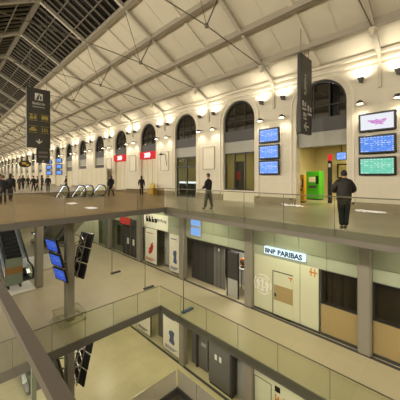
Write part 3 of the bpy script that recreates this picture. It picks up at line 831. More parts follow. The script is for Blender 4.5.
# screens leaning out either side of the column
def leaning(z0, lv, dz):
    for side, s in (('left', -1), ('right', 1)):
        t = thing('screen_frame', 'steel lattice frame holding the %s tilted screens on the %s level column' % (side, lv), 'frame', (C(2), 4.4, z0))
        o0 = 0.37 if s < 0 else 0.46
        def yl(zr): return 4.4 + s*(o0 - 0.17 + (zr-2.2)*0.243)
        mb = MB()
        for q in (-0.26, 0.26):
            mb.bar((C(2)+q, yl(1.95), z0+1.95+dz), (C(2)+q, yl(3.9), z0+3.9+dz), 0.04)
            for zr in (2.2, 2.9, 3.6):
                mb.bar((C(2)+q*0.5, 4.4+s*0.12, z0+zr+dz-0.2), (C(2)+q, yl(zr), z0+zr+dz), 0.035)
        for zr in (2.0, 2.5, 3.0, 3.5):
            mb.bar((C(2)-0.26, yl(zr), z0+zr+dz), (C(2)+0.26, yl(zr+.25), z0+zr+0.25+dz), 0.025); mb.bar((C(2)+0.26, yl(zr), z0+zr+dz), (C(2)-0.26, yl(zr+.25), z0+zr+0.25+dz), 0.025)
        mb.build('lattice', M['steel'], t)
        for i, nm in enumerate(('lowest', 'middle', 'top')):
            lean = math.radians(14)
            zc_ = z0+2.2+0.70*i+dz; yc_ = 4.4 + s*(o0+0.17*i)
            rz = math.radians(-10) if s < 0 else math.radians(180+10)
            screen('timetable_screen', (C(2)-0.05, yc_, zc_), 1.08, 0.68, M['scr_deep'] if lv == 'middle' else M['dkboard'],
                   '%s of the three %s tilted screens on the %s level column' % (nm, side, lv), rz=rz if s > 0 else math.radians(10), tilt=lean, d=0.08, mount=False)
leaning(Z1, 'middle', 0.02); leaning(Z2, 'lower', 0.6)
x, y = C(2), 4.4
t = thing('column_guard', 'clear acrylic guard round the foot of the screen column', 'guard', (x, y, Z1))
mb = MB()
for sa in (-0.55, 0.55):
    mb.box((x+sa-0.01, y-0.55, Z1), (x+sa+0.01, y+0.55, Z1+0.42)); mb.box((x-0.55, y+sa-0.01, Z1), (x+0.55, y+sa+0.01, Z1+0.42))
mb.build('sheet', M['acrylic'], t)
mb = MB()
for zz_ in (0.06, 0.42):
    for sa in (-0.56, 0.56): mb.bar((x+sa, y-0.57, Z1+zz_), (x+sa, y+0.57, Z1+zz_), 0.03); mb.bar((x-0.57, y+sa, Z1+zz_), (x+0.57, y+sa, Z1+zz_), 0.03)
mb.build('rim', M['frost'], t)
# thin posts with a long foot
for (px, py, lab) in ((112, 274, 'thin steel post with long foot, left of the other posts'), (145, 289.5, 'thin steel post with long foot behind the railing corner'), (183.5, 313, 'thin steel post with blue-grey foot inside the shop railing')):
    P = G(px, py, Z1); P.y = max(P.y, YL+0.2)
    t = thing('steel_post', lab, 'post', P)
    MB().tube([(P.x, P.y, Z1+0.05), (P.x, P.y, -0.43)], 0.022, 8).build('rod', M['steel'], t)
    MB().rbox((P.x-0.09, P.y-0.08, Z1), (P.x+0.09, P.y+0.62, Z1+0.09), 0.02).build('foot', M['dk_panel'] if px < 180 else M['blue'], t)

# ================================================================ SHOP FRONTS
YF = YC + 0.04
def fascia(z0, z1, zs, xa, xb, label, lvl):
    t = thing('glass_fascia', label, 'fascia', ((xa+xb)/2, YF, z0))
    n = max(1, round(abs(xb-xa)/1.3))
    w = (xb-xa)/n
    for i in range(n):
        MB().box((xa+i*w+0.008, YF, zs+0.01), (xa+(i+1)*w-0.008, YF+0.04, z1)).build('upper_pane', M['frost'], t)
        MB().box((xa+i*w+0.008, YF, z0), (xa+(i+1)*w-0.008, YF+0.04, zs-0.01)).build('lower_pane', M['frost'], t)
    MB().box((xa, YF+0.04, z0), (xb, YF+0.08, z1)).build('backing', M['ltgrey'], t)
ZF0, ZF1, ZFS = Z1+2.78, -0.3, Z1+3.3
FN = ['above the two dark windows', 'above the bank hoarding', 'above the charcoal boards', 'above the poster boards', 'above the far dark shopfront', 'at the far left end of the shops']
for k in range(0, 6):
    fascia(ZF0, ZF1, ZFS, C(k)+0.22, C(k-1)-0.22, 'frosted green glass fascia on the middle level %s' % (FN[k-0] if k else 'at the right edge'), 1)
for k in range(1, 4):
    fascia(Z2+2.9, Z1-0.25, Z2+3.9, C(k)+0.22, C(k-1)-0.22, 'frosted green glass fascia on the lower level, %s bay from the right' % ORD[k-1], 2)

def board(name, label, cat, xa, xb, z0, z1, m, y=YF, th=0.06, bev=0.0):
    t = thing(name, label, cat, ((xa+xb)/2, y, z0))
    MB().rbox((xa, y, z0), (xb, y+th, z1), 0.008).build('panel', m, t)
    return t
# --- bank hoarding
xa, xb = C(1)+0.25, XP(320, YF)
t = board('hoarding', 'pale green board hoarding with a door under the lit sign', 'hoarding', xa, xb, Z1, ZF0, M['hoard'])
mb = MB()
for q in (XP(300, YF),): mb.box((q-0.008, YF-0.005, Z1), (q+0.008, YF, ZF0))
mb.box((xa, YF-0.02, Z1), (xb, YF, Z1+0.1)); mb.box((xb-0.05, YF-0.02, Z1), (xb, YF, ZF0))
mb.build('joint', M['dk_panel'], t)
d0, d1 = XP(273.5, YF), XP(293, YF)
dr = MB().box((d0, YF-0.02, Z1+0.02), (d1, YF+0.001, Z1+2.14)).build('door', M['hoard'], t)
MB().box((d0-0.04, YF-0.025, Z1), (d0, YF, Z1+2.18)).box((d0, YF-0.025, Z1+2.14), (d1, YF, Z1+2.18)).build('door_frame', M['dk_panel'], t)
MB().box((d0+0.04, YF-0.03, Z1+0.8), (d1, YF-0.02, Z1+1.52)).build('door_panel', M['beige'], dr)
MB().box((d0+0.09, YF-0.07, Z1+0.98), (d0+0.15, YF-0.03, Z1+1.12)).build('handle', M['black'], dr)
MB().box((d1-0.22, YF-0.03, Z1+2.0), (d1-0.02, YF-0.021, Z1+2.05)).box((d1-0.12, YF-0.03, Z1+1.86), (d1-0.08, YF-0.021, Z1+2.02)).build('tape', M['orange'], dr)
q = XP(313, YF)
MB().box((q-0.11, YF-0.01, ZF0-0.38), (q-0.06, YF, ZF0-0.05)).box((q+0.05, YF-0.01, ZF0-0.41), (q+0.10, YF, ZF0-0.07)).box((q-0.17, YF-0.012, ZF0-0.26), (q+0.18, YF, ZF0-0.20)).build('tape', M['orange'], t)
# pale round sketch on the hoarding
cx, cz = XP(262.5, YF), ZP(262.5, 284, YF)
mb = MB()
for rr_ in (0.48, 0.33, 0.18):
    for i in range(18):
        if (i + int(rr_*20)) % 5 == 0: continue
        a0, a1 = 2*PI*i/18, 2*PI*(i+1)/18
        mb.bar((cx+rr_*math.cos(a0), YF-0.006, cz+rr_*1.0*math.sin(a0)), (cx+rr_*math.cos(a1), YF-0.006, cz+rr_*math.sin(a1)), 0.008, 0.05, (0,0,1))
for q_ in (-0.25, 0.0, 0.25): mb.box((cx+q_-0.04, YF-0.01, cz-0.3), (cx+q_+0.05, YF, cz+0.3-abs(q_)*0.5))
mb.build('sketch', M['white'], t)
# lit sign
s0, s1 = XP(264, YF-0.15), XP(305, YF-0.15)
zt_ = ZP(264.5, 246, YF-0.15); zb_ = ZP(264, 253, YF-0.15)
t = thing('lit_shop_sign', 'long white lit sign with dark blue capital letters above the hoarding', 'sign', ((s0+s1)/2, YF-0.15, zb_))
MB().rbox((s0, YF-0.15, zb_), (s1, YF-0.02, zt_), 0.02).build('casing', M['e_sign'], t)
text('BNP', 0.30, face_neg_y(-0.68, -0.012, (zt_-zb_)*0.46), M['navy'], 'lettering', t, bold=0.012)
text('PARIBAS', 0.32, face_neg_y(0.30, -0.012, (zt_-zb_)*0.46), M['navy'], 'lettering', t, bold=0.012)
MB().box((s0+0.2, YF-0.03, zb_+0.05), (s1-0.2, YF, zt_-0.05)).build('bracket', M['steel'], t)
# --- dark windows
def dark_window(xa, xb, label, z0, lamp=False):
    t = thing('shop_window', label, 'shop window', ((xa+xb)/2, YF, z0))
    MB().rbox((xa, YF, z0+0.12), (xb, YF+0.06, z0+1.36), 0.01).build('lower_board', M['beige'], t)
    MB().box((xa, YF-0.01, z0), (xb, YF+0.06, z0+0.12)).build('kick_strip', M['dk_panel'], t)
    MB().box((xa, YF+0.02, z0+1.38), (xb, YF+0.035, ZF0-Z1+z0)).build('pane', M['shop_glass'], t)
    mb = MB()
    for xx in (xa+0.03, xb-0.03): mb.box((xx-0.03, YF-0.01, z0+1.36), (xx+0.03, YF+0.06, ZF0-Z1+z0))
    mb.box((xa, YF-0.01, z0+1.34), (xb, YF+0.06, z0+1.40)); mb.box((xa, YF-0.01, ZF0-Z1+z0-0.05), (xb, YF+0.06, ZF0-Z1+z0))
    mb.build('frame', M['dk_frame'], t)
    # draped dust sheets behind the pane
    mb = MB()
    n = 14
    for i in range(n):
        x0 = xa+(xb-xa)*i/n; x1 = xa+(xb-xa)*(i+1)/n
        w0, w1 = 0.10*math.sin(i*1.7), 0.10*math.sin((i+1)*1.7)
        mb.add([(x0,YF+0.25+w0,z0+1.3),(x1,YF+0.25+w1,z0+1.3),(x1,YF+0.22+w1*.5,ZF0-Z1+z0),(x0,YF+0.22+w0*.5,ZF0-Z1+z0)], [(0,1,2,3)])
    mb.build('dust_sheet', M['ltgrey'], t)
dark_window(XP(320.5, YF)+0.02, C(0)-0.24, 'dark shop window with beige lower board left of the right column', Z1)
dark_window(C(0)+0.24, C(-1)-0.24, 'dark shop window with beige lower board at the right edge', Z1)
# --- charcoal hoarding and cabinet between the columns
YH = YC + 0.55
x0, x1, x2, x3, x4 = C(2)+0.25, XP(213.5, YH), XP(224.5, YH), XP(237, YH), C(1)-0.25
t = board('hoarding', 'charcoal board hoarding right of the blue poster', 'hoarding', x0, x1, Z1, ZF0, M['dkboard'], y=YH)
for q in (0.34, 0.67): MB().box((x0+(x1-x0)*q-0.01, YH-0.008, Z1), (x0+(x1-x0)*q+0.01, YH, ZF0)).build('joint', M['black'], t)
t = board('hoarding', 'grey panelled door leaf with a small white notice', 'hoarding', x1+0.01, x2, Z1, ZF0-0.15, M['greyboard'], y=YH)
mb = MB()
for q in (0.33, 0.66): mb.box((x1+(x2-x1)*q-0.015, YH-0.01, Z1), (x1+(x2-x1)*q+0.015, YH, ZF0-0.15))
mb.build('joint', M['dkboard'], t)
MB().box((x1+(x2-x1)*0.5-0.07, YH-0.012, Z1+2.2), (x1+(x2-x1)*0.5+0.07, YH, Z1+2.38)).build('notice', M['white'], t)
# header above
t = board('shop_header', 'black header beam above the open doorway', 'header', x0, x4, ZF0-0.16, ZF0, M['dkboard'], y=YF+0.1)
t = thing('door_leaf', 'open black and grey door leaf beside the lit doorway', 'door', (x2+0.1, YF+0.15, Z1))
ya, yb = YF+0.1, YF+0.1
xm0, xm1 = XP(226.5, YF), XP(236.5, YF)
MB().rbox((xm0, ya, Z1+1.0), (xm1, ya+0.06, Z1+2.5), 0.01).build('upper_panel', M['dkboard'], t)
MB().rbox((xm0, ya, Z1+0.03), (xm1, ya+0.06, Z1+0.99), 0.01).build('lower_panel', M['ltgrey'], t)
MB().box((xm0-0.06, ya-0.01, Z1), (xm0, ya+0.07, Z1+2.55)).box((xm1, ya-0.01, Z1), (xm1+0.05, ya+0.07, Z1+2.55)).build('frame', M['black'], t)
# inside the doorway
px_ = XP(243, YF+0.9)
t = thing('cable_reel', 'orange cable reel on a shelf inside the lit doorway', 'cable reel', (px_, YF+1.0, Z1+1.35))
mb = MB(); mb.tube([(px_-0.02+0.2*math.cos(i*PI/8), YF+1.0, Z1+1.75+0.2*math.sin(i*PI/8)) for i in range(17)], 0.07, 8); mb.build('coil', M['orange'], t)
mb = MB(); mb.tube([(px_, YF+0.9, Z1+1.75), (px_, YF+1.1, Z1+1.75)], 0.12, 10); mb.build('hub', M['dkboard'], t)
MB().box((px_-0.15, YF+0.9, Z1+1.45), (px_+0.15, YF+1.1, Z1+1.56)).build('stand', M['dkboard'], t)
t = thing('work_table', 'grey work table inside the lit doorway', 'table', (px_, YF+1.0, Z1))
MB().box((px_-0.4, YF+0.7, Z1+1.38), (px_+0.6, YF+1.3, Z1+1.45)).build('top', M['ltgrey'], t)
for a_, b_ in ((-0.37, 0.73), (0.57, 0.73), (-0.37, 1.27), (0.57, 1.27)): MB().bar((px_+a_, YF+b_, Z1), (px_+a_, YF+b_, Z1+1.38), 0.05).build('leg', M['steel'], t)
struct(MB().box((x2-0.6, YF+1.8, Z1), (x4+0.4, YF+1.9, -0.3)), 'wall_storeroom', M['ltgrey'], 'light grey back wall inside the open doorway', 'wall')
# blue lit panel at the top beside the column
b0, b1 = XP(191, YF-0.06), XP(201, YF-0.06)
t = thing('lit_shop_sign', 'glowing blue panel on the fascia beside the column', 'sign', ((b0+b1)/2, YF-0.06, -1.9))
MB().rbox((b0, YF-0.1, ZP(196, 236, YF)), (b1, YF, ZP(196, 218, YF)), 0.02).build('casing', M['ltgrey'], t)
MB().box((b0+0.03, YF-0.105, ZP(196, 225.5, YF)), (b1-0.03, YF-0.1, ZP(196, 219, YF))).build('upper_display', M['e_blue'], t)
MB().box((b0+0.03, YF-0.105, ZP(196, 235, YF)), (b1-0.03, YF-0.1, ZP(196, 227.5, YF))).build('lower_display', M['e_blue'], t)

# --- posters
def poster(label, xa, xb, z0, z1, figure, m, y=YF):
    t = thing('poster_board', label, 'poster', ((xa+xb)/2, y, z0))
    MB().rbox((xa, y-0.03, z0), (xb, y+0.06, z1), 0.01).build('sheet', M['poster'], t)
    w, h = xb-xa, z1-z0
    def P(a_, b_): return (xa+w*a_, y-0.036, z0+h*b_)
    MB().prism([P(a_, b_) for a_, b_ in figure], (0, 0.008, 0)).build('figure', m, t)
    for i in range(3): MB().box(P(0.12, 0.12-0.03*i), Vector(P(0.86-0.1*i, 0.135-0.03*i))+Vector((0,0.008,0))).build('text_line', m, t)
    MB().box(P(0.15, 0.86), Vector(P(0.7, 0.88))+Vector((0,0.008,0))).build('text_line', m, t)
    MB().box((xa-0.04, y-0.02, z0-0.02), (xa, y+0.07, z1+0.02)).build('edge', M['dk_panel'], t)
    MB().box((xb, y-0.02, z0-0.02), (xb+0.06, y+0.07, z1+0.02)).build('edge', M['dk_panel'], t)
RED = [(0.30,0.30),(0.45,0.24),(0.66,0.34),(0.74,0.50),(0.68,0.56),(0.72,0.62),(0.62,0.60),(0.52,0.52),(0.46,0.44),(0.34,0.42),(0.42,0.36)]
BLU = [(0.38,0.26),(0.66,0.22),(0.72,0.28),(0.66,0.40),(0.70,0.55),(0.60,0.58),(0.42,0.56),(0.36,0.48),(0.44,0.40)]
z0, z1 = Z1+0.18, ZF0-0.02
poster('white poster with a red figure, left of the two large posters', XP(145, YF), XP(157, YF), z0, z1, RED, M['red'])
poster('white poster with a blue figure beside the middle level column', XP(169.5, YF), C(2)-0.32, z0, z1, BLU, M['blue'])
xa, xb = XP(157.8, YF), XP(168.8, YF)
t = thing('door_30', 'grey recessed glass door between the two large posters', 'door', ((xa+xb)/2, YF+0.5, Z1), kind='structure')
MB().box((xa, YF+0.6, Z1), (xb, YF+0.66, ZF0)).build('leaf', M['greyboard'], t)
MB().box((xa+0.1, YF+0.58, Z1+0.2), (xb-0.1, YF+0.6, ZF0-0.2)).build('pane', M['ltgrey'], t)
MB().bar((xa+0.25, YF+0.55, Z1+0.9), (xa+0.25, YF+0.55, Z1+1.4), 0.03).build('handle', M['steel'], t)
# lettering on fascia above posters
t = thing('fascia_sign', 'pale shop sign board with dark lettering above the red poster', 'sign', (XP(151, YF-0.03), YF-0.03, ZF0+0.5))
xa, xb = XP(144.5, YF-0.03), XP(168, YF-0.03)
MB().box((xa, YF-0.04, ZF0+0.05), (xb, YF-0.004, ZF0+1.15)).build('panel', M['poster'], t)
mb = MB()
for a0, b0, a1, b1 in glyphs(4, 1.5, 0.42, 31, 0.42): mb.box((xa+0.95+a0, YF-0.046, ZF0+0.72+b0), (xa+0.95+a1, YF-0.04, ZF0+0.72+b1))
mb.build('lettering', M['ink'], t)
mb = MB()
for a0, b0, a1, b1 in glyphs(5, 1.15, 0.22, 33, 0.3): mb.box((xb-0.75+a0, YF-0.046, ZF0+0.72+b0), (xb-0.75+a1, YF-0.04, ZF0+0.72+b1))
mb.build('lettering', M['greyboard'], t)
# --- far dark shopfront, red sign, grey windows
xa, xb = XP(122, YF), C(3)-0.27
t = thing('shopfront', 'dark closed shopfront with white notices under the red sign', 'shopfront', ((xa+xb)/2, YF, Z1))
MB().rbox((xa, YF+0.05, Z1), (xb, YF+0.12, ZF0-0.25), 0.01).build('panel', M['dkboard'], t)
mb = MB()
for q in (0.25, 0.5, 0.75): mb.box((xa+(xb-xa)*q-0.03, YF+0.02, Z1), (xa+(xb-xa)*q+0.03, YF+0.05, ZF0-0.25))
mb.build('mullion', M['greyboard'], t)
for px in (128, 133.5): MB().box((XP(px, YF)-0.15, YF+0.0, Z1+1.0), (XP(px, YF)+0.12, YF+0.02, Z1+1.5)).build('notice', M['white'], t)
xa, xb = XP(121, YF), XP(131.5, YF)
t = thing('shop_sign', 'red shop sign above the dark closed shopfront', 'sign', ((xa+xb)/2, YF, ZF0-0.2))
MB().rbox((xa, YF-0.12, ZF0-0.15), (xb, YF-0.012, ZF0+0.45), 0.02).build('board', M['red'], t)
MB().rbox((xb, YF-0.11, ZF0-0.2), (xb+0.9, YF-0.012, ZF0+0.38), 0.02).build('side_board', M['dkboard'], t)
xa, xb = XP(99, YF), XP(121, YF)
t = thing('shop_window', 'greyish shop window with pictures at the far left of the shops', 'shop window', ((xa+xb)/2, YF, Z1))
MB().box((xa, YF+0.03, Z1), (xb, YF+0.05, ZF0)).build('pane', M['glass_g'], t)
MB().box((xa, YF+0.3, Z1), (xb, YF+0.36, ZF0)).build('backdrop', M['ltgrey'], t)
for q, m_ in ((0.2, 'ltgrey'), (0.45, 'poster'), (0.62, 'frost'), (0.85, 'dkboard')):
    xx = xa+(xb-xa)*q
    MB().box((xx-0.5, YF+0.25, Z1+0.5), (xx+0.5, YF+0.3, Z1+2.3)).build('picture', M[m_], t)
mb = MB()
for q in (0, 0.35, 0.7, 1): mb.box((xa+(xb-xa)*q-0.04, YF, Z1), (xa+(xb-xa)*q+0.04, YF+0.06, ZF0))
mb.build('frame', M['steel'], t)
xa, xb = XP(72, YF), XP(98.5, YF)
t = board('hoarding', 'pale closed hoarding beyond the tilted screens', 'hoarding', xa, xb, Z1, ZF0, M['hoard'])
for q in range(1, 6): MB().box((xa+(xb-xa)*q/6-0.02, YF-0.01, Z1), (xa+(xb-xa)*q/6+0.02, YF, ZF0)).build('joint', M['ltgrey'], t)
xa, xb = -59.8, XP(71.5, YF)
t = board('hoarding', 'long pale hoarding at the far left end behind the escalator', 'hoarding', xa, xb, Z1, -0.3, M['frost'])

# --- lower level fronts
ZL = Z2 + 2.9
poster('white poster with a blue figure on the lower level beside the column', XP(163.5, YC), C(2)-0.32, Z2+0.2, ZL-0.04, BLU, M['blue'], y=YF-0.05)
poster('white poster half hidden under the slab, left on the lower level', XP(137, YC), XP(150.5, YC), Z2+0.2, ZL-0.04, [(0.1,0.5),(0.9,0.5),(0.9,0.55),(0.6,0.56),(0.6,0.9),(0.1,0.9)], M['ink'], y=YF-0.05)
xa, xb = XP(151, YF), XP(163, YF)
t = thing('door_31', 'dark recessed glass door between the lower level posters', 'door', ((xa+xb)/2, YF+0.5, Z2), kind='structure')
MB().box((xa, YF+0.7, Z2), (xb, YF+0.76, ZL)).build('leaf', M['greyboard'], t)
MB().bar((xa+0.3, YF+0.64, Z2+0.9), (xa+0.3, YF+0.64, Z2+1.4), 0.03).build('handle', M['steel'], t)
xa, xb = C(2)+0.25, XP(207.5, YH)
t = board('hoarding', 'dark grey hoarding on the lower level left of the notice cabinet', 'hoarding', xa, xb, Z2, ZL, M['greyboard'], y=YH)
MB().box((xa+(xb-xa)*0.35, YH-0.12, Z2), (xa+(xb-xa)*0.35+0.14, YH, ZL)).build('post', M['dkboard'], t)
MB().box((xb-0.55, YH-0.01, Z2+1.5), (xb-0.12, YH, Z2+1.72)).build('notice', M['ltgrey'], t)
xa, xb = XP(208.5, YF), XP(232, YF)
t = thing('notice_cabinet', 'dark grey cabinet with two white notices on the lower level', 'cabinet', ((xa+xb)/2, YF, Z2))
MB().rbox((xa, YF, Z2+0.12), (xb, YF+0.4, ZL-0.15), 0.03).build('body', M['greyboard'], t)
MB().box((xa+0.05, YF+0.05, Z2), (xb-0.05, YF+0.36, Z2+0.13)).build('base', M['black'], t)
MB().rbox((xa+0.3, YF-0.06, ZL-0.3), (xa+0.9, YF, ZL-0.2), 0.01).build('handle_bar', M['black'], t)
for q in (0.33, 0.52): MB().box((xa+(xb-xa)*q-0.08, YF-0.012, Z2+1.65), (xa+(xb-xa)*q+0.08, YF, Z2+1.95)).build('notice', M['white'], t)
MB().box((xb-0.16, YF-0.005, Z2+0.12), (xb+0.004, YF+0.39, ZL-0.15)).build('side_panel', M['dkboard'], t)
xa, xb = XP(232.5, YF), C(1)-0.25
t = board('door_leaf', 'pale bluish door leaf beside the lower level column', 'door', xa, xb, Z2, ZL, M['ltgrey'], y=YF+0.45)
MB().bar((xb-0.15, YF+0.41, Z2+0.95), (xb-0.15, YF+0.41, Z2+1.25), 0.03).build('handle', M['steel'], t)
xa, xb = C(1)+0.25, XP(330, YF)
t = board('hoarding', 'pale green hoarding with a door on the lower level', 'hoarding', xa, xb, Z2, ZL, M['hoard'])
d0, d1 = XP(255, YF), XP(271, YF)
dr = MB().box((d0, YF-0.02, Z2+0.02), (d1, YF+0.001, Z2+2.2)).build('door', M['hoard'], t)
mb = MB(); mb.box((d0-0.03, YF-0.025, Z2), (d0, YF, Z2+2.23)); mb.box((d1, YF-0.025, Z2), (d1+0.03, YF, Z2+2.23)); mb.box((d0, YF-0.025, Z2+2.2), (d1, YF, Z2+2.23)); mb.build('door_frame', M['greyboard'], t)
MB().box((d1-0.14, YF-0.08, Z2+0.95), (d1-0.07, YF-0.02, Z2+1.1)).build('handle', M['black'], dr)
q = XP(277, YF)
MB().box((q-0.1, YF-0.03, Z2+2.05), (q+0.16, YF, Z2+2.3)).build('alarm_box', M['black'], t)
mb = MB()
for i in range(5): mb.box((q-0.1+0.14*i, YF-0.01, Z2+1.5+0.05*(i % 2)), (q-0.03+0.14*i, YF, Z2+1.9-0.06*(i % 3)))
mb.box((q-0.1, YF-0.012, Z2+1.66), (q+0.55, YF, Z2+1.72)); mb.build('tape', M['orange'], t)
dark_window(XP(330.5, YF)+0.02, C(0)-0.2, 'dark shop window with beige lower board on the lower level', Z2)

# ================================================================ ESCALATORS
def escalator(name, label, x, y, z_low, rise, down, w=1.0, run=None):
    """x,y: the newel end nearest the viewer; runs towards -X. down: the near end is the upper landing"""
    run = run or rise/math.tan(math.radians(30))
    t = thing(name, label, 'escalator', (x, y, z_low + (rise if down else 0)))
    zA = z_low + (rise if down else 0); sg = -1 if down else 1
    def path(h):
        pts = []
        L0 = 0.95
        prof = [(0, 0), (-L0, 0), (-L0-run, sg*rise), (-L0-run-L0, sg*rise)]
        return [(x+a_, zA+b_+h) for a_, b_ in prof]
    for s in (-1, 1):
        yy = y + s*(w/2+0.12)
        lo, hi = path(0.0), path(0.9)
        # rounded newel at the near end
        nw = [(x+0.0, zA+0.0)]
        cx_, cz_ = x-0.1, zA+0.48
        arc = [(cx_+0.42*math.cos(a_), cz_+0.42*math.sin(a_)) for a_ in [PI*(-0.42+0.92*i/8) for i in range(9)]]
        poly = [(p_[0], yy-0.012, p_[1]) for p_ in arc] + [(p_[0], yy-0.012, p_[1]) for p_ in hi[1:]] + [(p_[0], yy-0.012, p_[1]) for p_ in reversed(lo[1:])]
        mb = MB()
        # strips rather than one concave n-gon
        body_hi = [(arc[-1][0], arc[-1][1])] + hi[1:]; body_lo = [(arc[0][0], arc[0][1])] + lo[1:]
        for i in range(3):
            mb.prism([(body_lo[i][0], yy-0.012, body_lo[i][1]), (body_lo[i+1][0], yy-0.012, body_lo[i+1][1]), (body_hi[i+1][0], yy-0.012, body_hi[i+1][1]), (body_hi[i][0], yy-0.012, body_hi[i][1])], (0,0.024,0))
        mb.prism([(p_[0], yy-0.012, p_[1]) for p_ in arc], (0,0.024,0))
        mb.build('balustrade_glass', M['glass_g'], t)
        mb = MB(); mb.tube([(p_[0]+0.02, yy, p_[1]) for p_ in arc] + [(p_[0], yy, p_[1]+0.03) for p_ in hi[1:]], 0.06, 8)
        mb.build('handrail', M['black'], t)
        mb = MB(); mb.tube([(p_[0]-0.05, yy-0.0, p_[1]-0.02) for p_ in arc] + [(p_[0], yy, p_[1]-0.05) for p_ in hi[1:3]], 0.03, 6)
        mb.build('light_strip', M['e_strip'], t)
        mb = MB()
        for i in range(3): mb.bar((lo[i][0], yy, lo[i][1]-0.0), (lo[i+1][0], yy, lo[i+1][1]-0.0), 0.20, 0.36)
        mb.build('skirt', M['silver'], t)
    mb = MB()
    n = max(4, int(run/0.4))
    L0 = 0.95
    mb.box((x-L0, y-w/2, zA-0.2), (x, y+w/2, zA+0.012))
    for i in range(n):
        xa_ = x-L0-run*i/n; z_ = zA + sg*rise*(i+ (1 if not down else 0))/n
        mb.box((xa_-run/n, y-w/2, z_-0.35), (xa_, y+w/2, z_))
    mb.build('steps', M['step'], t)
    mb = MB(); lo = path(-0.28)
    for i in range(3): mb.bar((lo[i][0], y, lo[i][1]-0.25), (lo[i+1][0], y, lo[i+1][1]-0.25), w+0.3, 0.4)
    mb.build('truss', M['silver'], t)
    return t
P = G(58, 200.5); P2 = G(80, 198.5)
escalator('escalator', 'first of the down escalators with lit curved glass sides, nearer the crowd', -21.2, 7.6, Z1+0.02, -Z1-0.02, True, 1.0)
escalator('escalator', 'second of the down escalators with lit curved glass sides, nearer the far wall', -21.2, 9.35, Z1+0.02, -Z1-0.02, True, 0.8)
escalator('escalator', 'escalator rising behind the lettered barrier board on the middle level', -20.0, 3.8, Z1+0.0, -Z1, False)
escalator('escalator', 'escalator on the lower level behind the screen column', -17.4, 4.3, Z2, Z1-Z2, False)
# barrier board in front of the rising escalator
P = G(14, 288.5, Z1); x, y = P.x, P.y
t = thing('barrier_board', 'grey-green barrier board with orange lettering before the escalator', 'barrier board', (x, y, Z1+0.1))
local(MB().rbox((-0.04, -0.44, 0.12), (0.04, 0.44, 1.72), 0.02), 'board', mat('sage_board', '#8f9a86', 0.6), t)
local(MB().box((0.042, -0.44, 0.78), (0.046, 0.44, 1.22)), 'strip', M['beige'], t)
mb = MB()
for a0, b0, a1, b1 in glyphs(7, 0.78, 0.34, 21, 0.3): mb.box((0.046, a0, 1.0+b0), (0.052, a1, 1.0+b1))
local(mb, 'lettering', M['orange'], t)
for s in (-0.3, 0.3): local(MB().box((-0.25, s-0.04, 0), (0.25, s+0.04, 0.13)), 'foot', M['dk_panel'], t)
t = thing('landing_plate', 'white landing plate under the barrier board', 'plate', (x, y, Z1))
MB().rbox((x-0.6, y-0.8, Z1), (x+1.15, y+0.9, Z1+0.1), 0.02).build('plate', M['white'], t)
t = thing('partition', 'white low partition beside the escalator on the middle level', 'partition', (x-0.4, y+1.5, Z1))
MB().rbox((x-2.4, y+0.75, Z1), (x-2.3, y+3.4, Z1+1.1), 0.02).build('panel', M['white'], t)
for q in (0.9, 3.2): MB().box((x-2.55, y+q, Z1), (x-2.15, y+q+0.08, Z1+0.06)).build('foot', M['dk_panel'], t)

# bright reflections at the escalator landing, made as glowing slabs
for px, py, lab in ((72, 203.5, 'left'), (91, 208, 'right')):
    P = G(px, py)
    o = MB().rbox((P.x-0.35, P.y-0.20, 0.0), (P.x+0.35, P.y+0.20, 0.025), 0.01).build('floor_reflection', M['e_white'], None, P)
    tag(o, '%s small glowing patch imitating a white reflection before the escalators' % lab, 'reflection patch')

# hoarding along the far wall, left of the shutters
xa, xb = XP(79, YW-0.7), XP(107, YW-0.7)
t = thing('hoarding', 'long pale hoarding along the far wall left of the lit red signs', 'hoarding', ((xa+xb)/2, YW-0.7, 0))
n = 6
for i in range(n):
    MB().rbox((xa+(xb-xa)*i/n+0.02, YW-0.75, 0), (xa+(xb-xa)*(i+1)/n-0.02, YW-0.66, 2.65), 0.01).build('panel', M['shutter'], t)
# yellow caution stand
P = G(162, 194.6); P.y = min(P.y, YW-0.6)
t = thing('caution_stand', 'yellow folding caution stand at the foot of the far wall', 'caution stand', P)
for s, nm in ((-1, 'front_panel'), (1, 'back_panel')):
    mb = MB()
    mb.prism([(-0.42, s*0.25, 0.0), (-0.34, s*0.25, 0.0), (-0.30, s*0.23, 0.12), (0.30, s*0.23, 0.12), (0.34, s*0.25, 0.0), (0.42, s*0.25, 0.0), (0.28, s*0.03, 1.0), (0.14, s*0.02, 1.08), (-0.14, s*0.02, 1.08), (-0.28, s*0.03, 1.0)], (0, 0.02, 0))
    local(mb, nm, M['yellow'], t)
local(MB().bar((-0.2, 0, 1.05), (0.2, 0, 1.05), 0.04), 'hinge', M['black'], t)

# ================================================================ PEOPLE
def skin_mesh(vs, es, rs, sub=1, root=0, name='body'):
    me = bpy.data.meshes.new(name); me.from_pydata([tuple(v) for v in vs], es, [])
    o = bpy.data.objects.new(name, me); COL.objects.link(o)
    sk_ = o.modifiers.new('skin', 'SKIN'); sk_.use_smooth_shade = True; sk_.branch_smoothing = 0.3
    lay = me.skin_vertices[0]
    for i, r in enumerate(rs):
        r = r if isinstance(r, tuple) else (r, r)
        lay.data[i].radius = r; lay.data[i].use_root = (i == root)
    if sub:
        ss = o.modifiers.new('sub', 'SUBSURF'); ss.levels = sub; ss.render_levels = sub
    dg = bpy.context.evaluated_depsgraph_get(); dg.update()
    ev = o.evaluated_get(dg); out = bpy.data.meshes.new_from_object(ev, depsgraph=dg)
    bpy.data.objects.remove(o); bpy.data.meshes.remove(me)
    out.polygons.foreach_set('use_smooth', [True]*len(out.polygons))
    return out
def link_mesh(me, name, m, parent):
    me.name = name; me.materials.clear(); me.materials.append(m)
    o = bpy.data.objects.new(name, me); COL.objects.link(o); o.parent = parent
    return o

